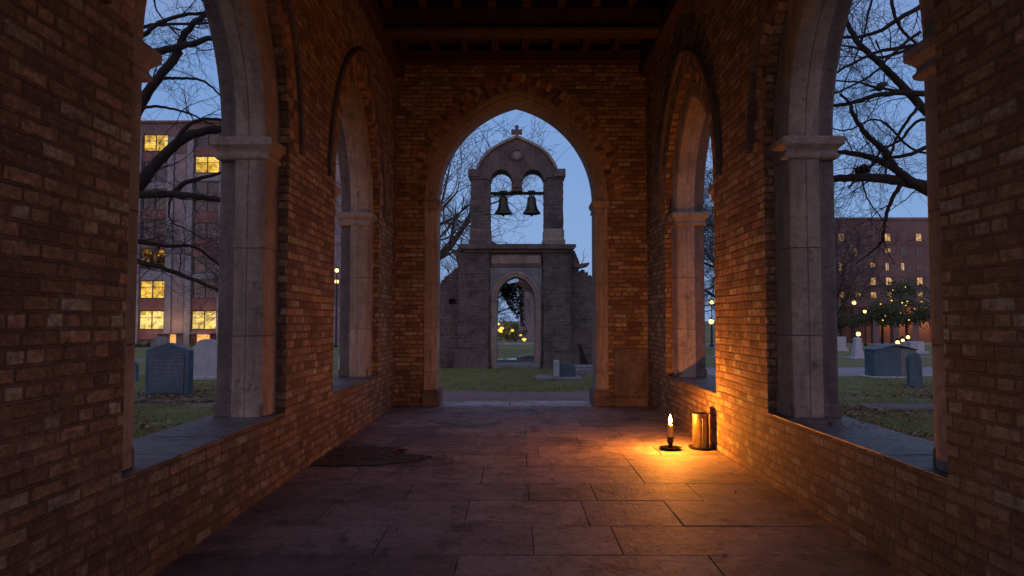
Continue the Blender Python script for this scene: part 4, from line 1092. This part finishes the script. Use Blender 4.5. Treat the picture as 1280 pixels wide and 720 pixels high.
RB = [
 ([tk(2.2)] + PX([(1190, 245), (1139, 229), (1105, 223), (1074, 222), (1037, 224), (990, 235)], YR, .03), .12, .05),
 ([tk(2.5)] + PX([(1180, 250), (1134, 223), (1119, 211), (1097, 200), (1074, 193), (1045, 190), (1000, 186)], YR + .1, .05), .10, .03),
 (PX([(1119, 211), (1105, 187), (1090, 175), (1077, 160), (1065, 140), (1063, 130), (1050, 118)], YR + .15, .02), .065, .02),
 ([tk(3.1)] + PX([(1180, 180), (1139, 193), (1110, 198), (1090, 205), (1060, 235)], YR + .3, .05), .05, .015),
 (PX([(1128, 228), (1114, 251), (1107, 273), (1104, 295), (1100, 305), (1088, 316), (1070, 330)], YR, .04), .040, .010),
 (PX([(1104, 297), (1107, 308), (1112, 318), (1118, 330)], YR + .2, .04), .014, .005),
 (PX([(1077, 225), (1086, 251), (1102, 273), (1110, 285)], YR + .05, .04), .016, .006),
 ([tk(3.9)] + PX([(1190, 165), (1136, 116), (1119, 98), (1097, 76), (1072, 53), (1055, 20), (1040, -10)], YR + .2, .04), .085, .035),
 ([tk(3.7)] + PX([(1190, 125), (1136, 116), (1092, 120), (1063, 129), (1036, 132), (1000, 130)], YR - .3, .04), .06, .022),
 ([tk(5.0)] + PX([(1180, 0), (1130, 20), (1103, 37), (1074, 46), (1049, 47), (1020, 60)], YR + .4, .04), .055, .02),
 (PX([(1110, -20), (1119, 20), (1130, 40), (1150, 60)], YR - .4, .04), .030, .02),
 ([tk(4.4)] + PX([(1170, 60), (1119, 61), (1086, 69), (1041, 93), (1010, 110)], YR - .2, .04), .045, .014),
 (PX([(1136, 116), (1094, 109), (1074, 103), (1041, 100), (1010, 95)], YR + .6, .04), .028, .01),
 (PX([(1105, -20), (1090, 0), (1079, 44), (1066, 80), (1050, 120)], YR + .6, .04), .028, .008),
 (PX([(1150, 40), (1119, 64), (1086, 96), (1034, 122), (1010, 140)], YR - .5, .04), .028, .010),
 (PX([(1095, 50), (1106, 90), (1096, 130), (1070, 170)], YR + .8, .04), .016, .006),
 ([tk(3.3)] + PX([(1160, 150), (1125, 175), (1100, 190), (1084, 212), (1060, 222)], YR + .5, .04), .035, .012),
 (PX([(1150, 130), (1125, 165), (1113, 195), (1105, 222)], YR - .5, .04), .03, .014),
 (PX([(1048, 56), (1074, 61), (1100, 72), (1140, 60)], YR + .3, .04), .012, .03),
 ([tk(3.5)] + PX([(1150, 190), (1100, 150), (1060, 163), (1040, 160), (1010, 150)], YR + .7, .04), .025, .008),
]
hand_tree('bare_tree', 'wide bare tree with tangled black limbs crossing the near right window', T1, RB, 12, 1.3)

def far_tree(x, y, H, seed, label, spread=.9, lev=4, r=None, group='bare trees in the distance', lean=0):
    q = random.Random(seed); g = gz(y); e = empty('bare_tree', (x, y, g), label, 'tree', group)
    r = r or H * .022
    mb = MB(); P = [Vector((x, y, g - .1))]; 
    for i in range(5): P.append(P[-1] + Vector((q.gauss(lean, .12), q.gauss(0, .12), H * .45 / 5)))
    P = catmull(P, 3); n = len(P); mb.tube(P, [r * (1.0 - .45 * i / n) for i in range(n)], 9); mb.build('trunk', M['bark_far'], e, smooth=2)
    mb = MB()
    for k in range(8):
        i = int(n * (.45 + .55 * k / 7)) - 1; a = k * 2.4 + q.random()
        grow(mb, P[i].copy(), Vector((math.cos(a) * spread, math.sin(a) * spread, q.uniform(.5, 1.3))), H * q.uniform(.38, .55), r * .5, lev, q, .05, .007)
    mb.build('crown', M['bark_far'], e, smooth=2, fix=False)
far_tree(-3.9, 30, 11.5, 4, 'bare tree with fine twigs rising behind the left of the ruined gate', lev=3, r=.30, spread=1.3)
far_tree(16.7, 36, 7.0, 9, 'slender bare tree behind the white gravestone on the right lawn', lev=3, r=.14)
far_tree(-13.5, 33, 7.5, 15, 'bare tree before the pink apartment block on the left', lev=3, r=.08)
far_tree(10.5, 34, 9.0, 22, 'bare tree glimpsed beyond the far right window', lev=4)
far_tree(-2.3, 48, 7.5, 31, 'distant bare tree framed by the gate doorway', lev=3)

# evergreen trees with fairy lights
M['leaf'] = simple('evergreen_leaf', (.05, .075, .03), .7, scale=2, bumpd=0)
def leafy(name, x, y, zc, rx, rz, n, seed, label, lights=0, trunk=True, leafs=.12, group='dark evergreens on the far lawn', cat='tree'):
    q = random.Random(seed); g = gz(y); e = empty(name, (x, y, g), label, cat, group)
    if trunk:
        mb = MB(); mb.tube([(x, y, g - .1), (x + .05, y, g + (zc - g) * .5), (x, y, zc + rz * .3)], [.13, .09, .04], 8)
        for k in range(5):
            a = k * 1.3; mb.tube([(x, y, zc - rz * .5), (x + math.cos(a) * rx * .6, y + math.sin(a) * rx * .6, zc + rz * q.uniform(-.2, .5))], [.05, .015], 5)
        mb.build('trunk', M['bark'], e)
    cl_ = [(q.gauss(0, .5), q.gauss(0, .5), q.gauss(0, .45)) for _ in range(26)]
    mb = MB()
    for _ in range(n):
        c = q.choice(cl_); v = Vector((c[0] + q.gauss(0, .17), c[1] + q.gauss(0, .17), c[2] + q.gauss(0, .17)))
        if v.length > 1.15: continue
        p = Vector((x + v.x * rx, y + v.y * rx, zc + v.z * rz))
        M_ = Matrix.Translation(p) @ Euler((q.random() * 6, q.random() * 6, q.random() * 6)).to_matrix().to_4x4(); s = leafs * q.uniform(.6, 1.2)
        mb.add([M_ @ Vector(a) for a in ((-s, 0, 0), (0, -s * .4, 0), (s, 0, 0), (0, s * .4, 0))], [(0, 1, 2, 3)])
    mb.build('crown', M['leaf'], e, fix=False)
    for _ in range(lights):
        v = Vector((q.uniform(-.9, .9), -abs(q.gauss(.5, .3)), q.uniform(-.75, .75))); p = (x + v.x * rx, y + v.y * rx, zc + v.z * rz); s = q.uniform(.03, .06) * (2.2 if leafs == .10 else 1)
        mb = MB(); mb.lathe([(s * math.sin(a) * q.uniform(.7, 1.4), -s * math.cos(a) * .8) for a in [math.pi * i / 5 for i in range(6)]], p, 7); mb.build('light_bulb', M['fairy'], e)
def rx_(px, Y): return (px - 645) / 853.3 * Y
leafy('evergreen_tree', rx_(1130, 50), 50, 1.75, 2.3, 1.15, 3800, 1, 'dark evergreen hung with many tiny amber lights at right', 22, group=None)
leafy('evergreen_tree', rx_(1100, 54), 54, 1.55, 1.8, .85, 2200, 2, 'low dark evergreen with few lights between lamp and arcade', 4, group=None)
leafy('evergreen_tree', rx_(1048, 52), 52, 1.1, 2.0, .95, 2600, 3, 'dark evergreen left of the tall street lamp', 1, group=None)
leafy('evergreen_tree', rx_(1165, 46), 46, 1.9, 2.2, 1.3, 2200, 4, 'dark evergreen mostly hidden behind the right window jamb', 6, group=None)
leafy('evergreen_tree', rx_(1125, 80), 80, 4.2, 2.6, 2.0, 2000, 14, 'tall dark evergreen standing before the red brick block', 3, group=None, leafs=.2)
leafy('shrub', rx_(631, 44), 44, .45, .75, .8, 900, 5, 'shrub glowing with amber lights seen through the gate doorway', 6, trunk=False, group=None, leafs=.10, cat='shrub')
leafy('shrub', rx_(645, 45), 45, .35, .8, .6, 700, 6, 'low dark shrub right of the glowing one in the gateway', 3, trunk=False, group=None, leafs=.10, cat='shrub')
leafy('shrub', rx_(178, 40), 40, -.45, 1.0, .35, 1800, 7, 'dark clipped shrub before the apartment block entrance', 0, trunk=False, group=None, cat='shrub')
leafy('shrub', rx_(262, 42), 42, -.5, 1.0, .3, 1800, 8, 'dark shrub behind the pale marble gravestone', 0, trunk=False, group=None, cat='shrub')
ld = bpy.data.lights.new('shrub_light', 'POINT'); ld.energy = 30; ld.color = (1, .6, .2); ld.shadow_soft_size = .2
lo = bpy.data.objects.new('shrub_light', ld); COL.objects.link(lo); lo.location = (rx_(634, 43), 43, .6)

# bird and nest in the right tree
p = at(1100, 112, YR - .32)
b = empty('bird', p, 'small dark bird perched on a bare branch in the right window', 'bird')
mb = MB(); rings = [(-.085, .004, -.02), (-.06, .028, -.008), (-.03, .050, 0), (.0, .060, .006), (.03, .054, .014), (.055, .040, .030), (.075, .034, .042), (.092, .022, .046), (.104, .006, .044)]
S_ = 10
for x, r, z in rings:
    for k in range(S_):
        a = 2 * math.pi * k / S_; mb.v.append((p.x + x, p.y + r * math.cos(a), p.z + z + .03 + r * math.sin(a)))
for i in range(len(rings) - 1):
    for k in range(S_): mb.face((i * S_ + k, i * S_ + (k + 1) % S_, (i + 1) * S_ + (k + 1) % S_, (i + 1) * S_ + k))
mb.tube([(p.x - .05, p.y, p.z + .01), (p.x - .13, p.y, p.z - .025)], [.02, .008], 6)
mb.tube([(p.x + .10, p.y, p.z + .072), (p.x + .125, p.y, p.z + .068)], [.008, .001], 5)
for s in (-.015, .015): mb.tube([(p.x, p.y + s, p.z - .01), (p.x + .005, p.y + s, p.z - .07)], .004, 4)
M['feather'] = simple('black_feathers', (.02, .02, .022), .7, bumpd=0); mb.build('body', M['feather'], b, smooth=2)
p = at(1078, 213, YR + .1); mb = MB(); q = random.Random(3)
for _ in range(240):
    a = Vector((q.gauss(0, 1), q.gauss(0, 1), q.gauss(0, .7))).normalized() * q.uniform(.04, .085); d = Vector((q.gauss(0, 1), q.gauss(0, 1), q.gauss(0, .4))).normalized() * q.uniform(.03, .07)
    mb.tube([p + a - d, p + a + d], .004, 3, cap=False)
tag(mb.build('bird_nest', M['bark'], fix=False, origin=p), 'ragged twig nest in the fork above the thick right limb', 'nest')

# ------------------------------------------------------------------ light
w = bpy.data.worlds.new('World'); scene.world = w; w.use_nodes = True
t = NT(w); t.n.clear()
sky = t.new('ShaderNodeTexSky', sky_type='NISHITA'); sky.sun_disc = False
sky.sun_elevation = rad(5.0); sky.sun_rotation = rad(188); sky.air_density = 1.0; sky.dust_density = 1.2; sky.ozone_density = 3.0
bg = t.new('ShaderNodeBackground'); out = t.new('ShaderNodeOutputWorld')
tc = t.new('ShaderNodeTexCoord'); sx = t.new('ShaderNodeSeparateXYZ'); t.l.new(tc.outputs['Generated'], sx.inputs[0])
dusk = t.ramp(sx.outputs[2], [(0.0, (.28, .43, .76)), (.10, (.26, .42, .78)), (.30, (.22, .385, .76)), (.6, (.27, .33, .62)), (1.0, (.52, .46, .66))])
# cool dusk sky over the Nishita base, with the pink afterglow of the set sun low behind the viewer
nish = t.mix(1.0, sky.outputs[0], (.10, .10, .10), 'MULTIPLY')
base = t.mix(.80, nish, dusk)
mp = t.new('ShaderNodeMapping'); mp.inputs['Scale'].default_value = (1, 1, 5); t.l.new(tc.outputs['Generated'], mp.inputs[0])
base = t.mix(t.rng(t.noise(2.2, vec=mp.outputs[0], detail=6), .45, .75, 0, .22), base, (.34, .40, .62))
back = t.rng(t.m('MULTIPLY', sx.outputs[1], -1.0), .35, 1.0, 0, 1, smooth=True)
low = t.rng(sx.outputs[2], .0, .45, 1, 0, smooth=True)
glow = t.mix(t.m('MULTIPLY', back, low), (0, 0, 0), (1.25, .52, .34))
t.l.new(t.mix(1.0, base, glow, 'ADD'), bg.inputs[0]); bg.inputs[1].default_value = 1.0
t.l.new(bg.outputs[0], out.inputs[0])
sd = bpy.data.lights.new('sun', 'SUN'); sd.energy = .06; sd.angle = rad(25); sd.color = (1, .62, .42)
so_ = bpy.data.objects.new('sun', sd); COL.objects.link(so_); so_.rotation_euler = (rad(90 - 8), 0, rad(-8))
ld = bpy.data.lights.new('candle_light', 'POINT'); ld.energy = 96; ld.color = (1.0, .285, .025); ld.shadow_soft_size = .012
lo = bpy.data.objects.new('candle_light', ld); COL.objects.link(lo); lo.location = (cx + .002, cy, .272)

scene.view_settings.view_transform = 'Standard'; scene.view_settings.look = 'None'; scene.view_settings.gamma = 1; scene.view_settings.exposure = 0
scene.cycles.use_denoising = True
scene.cycles.max_bounces = 8; scene.cycles.diffuse_bounces = 5; scene.cycles.sample_clamp_indirect = 6
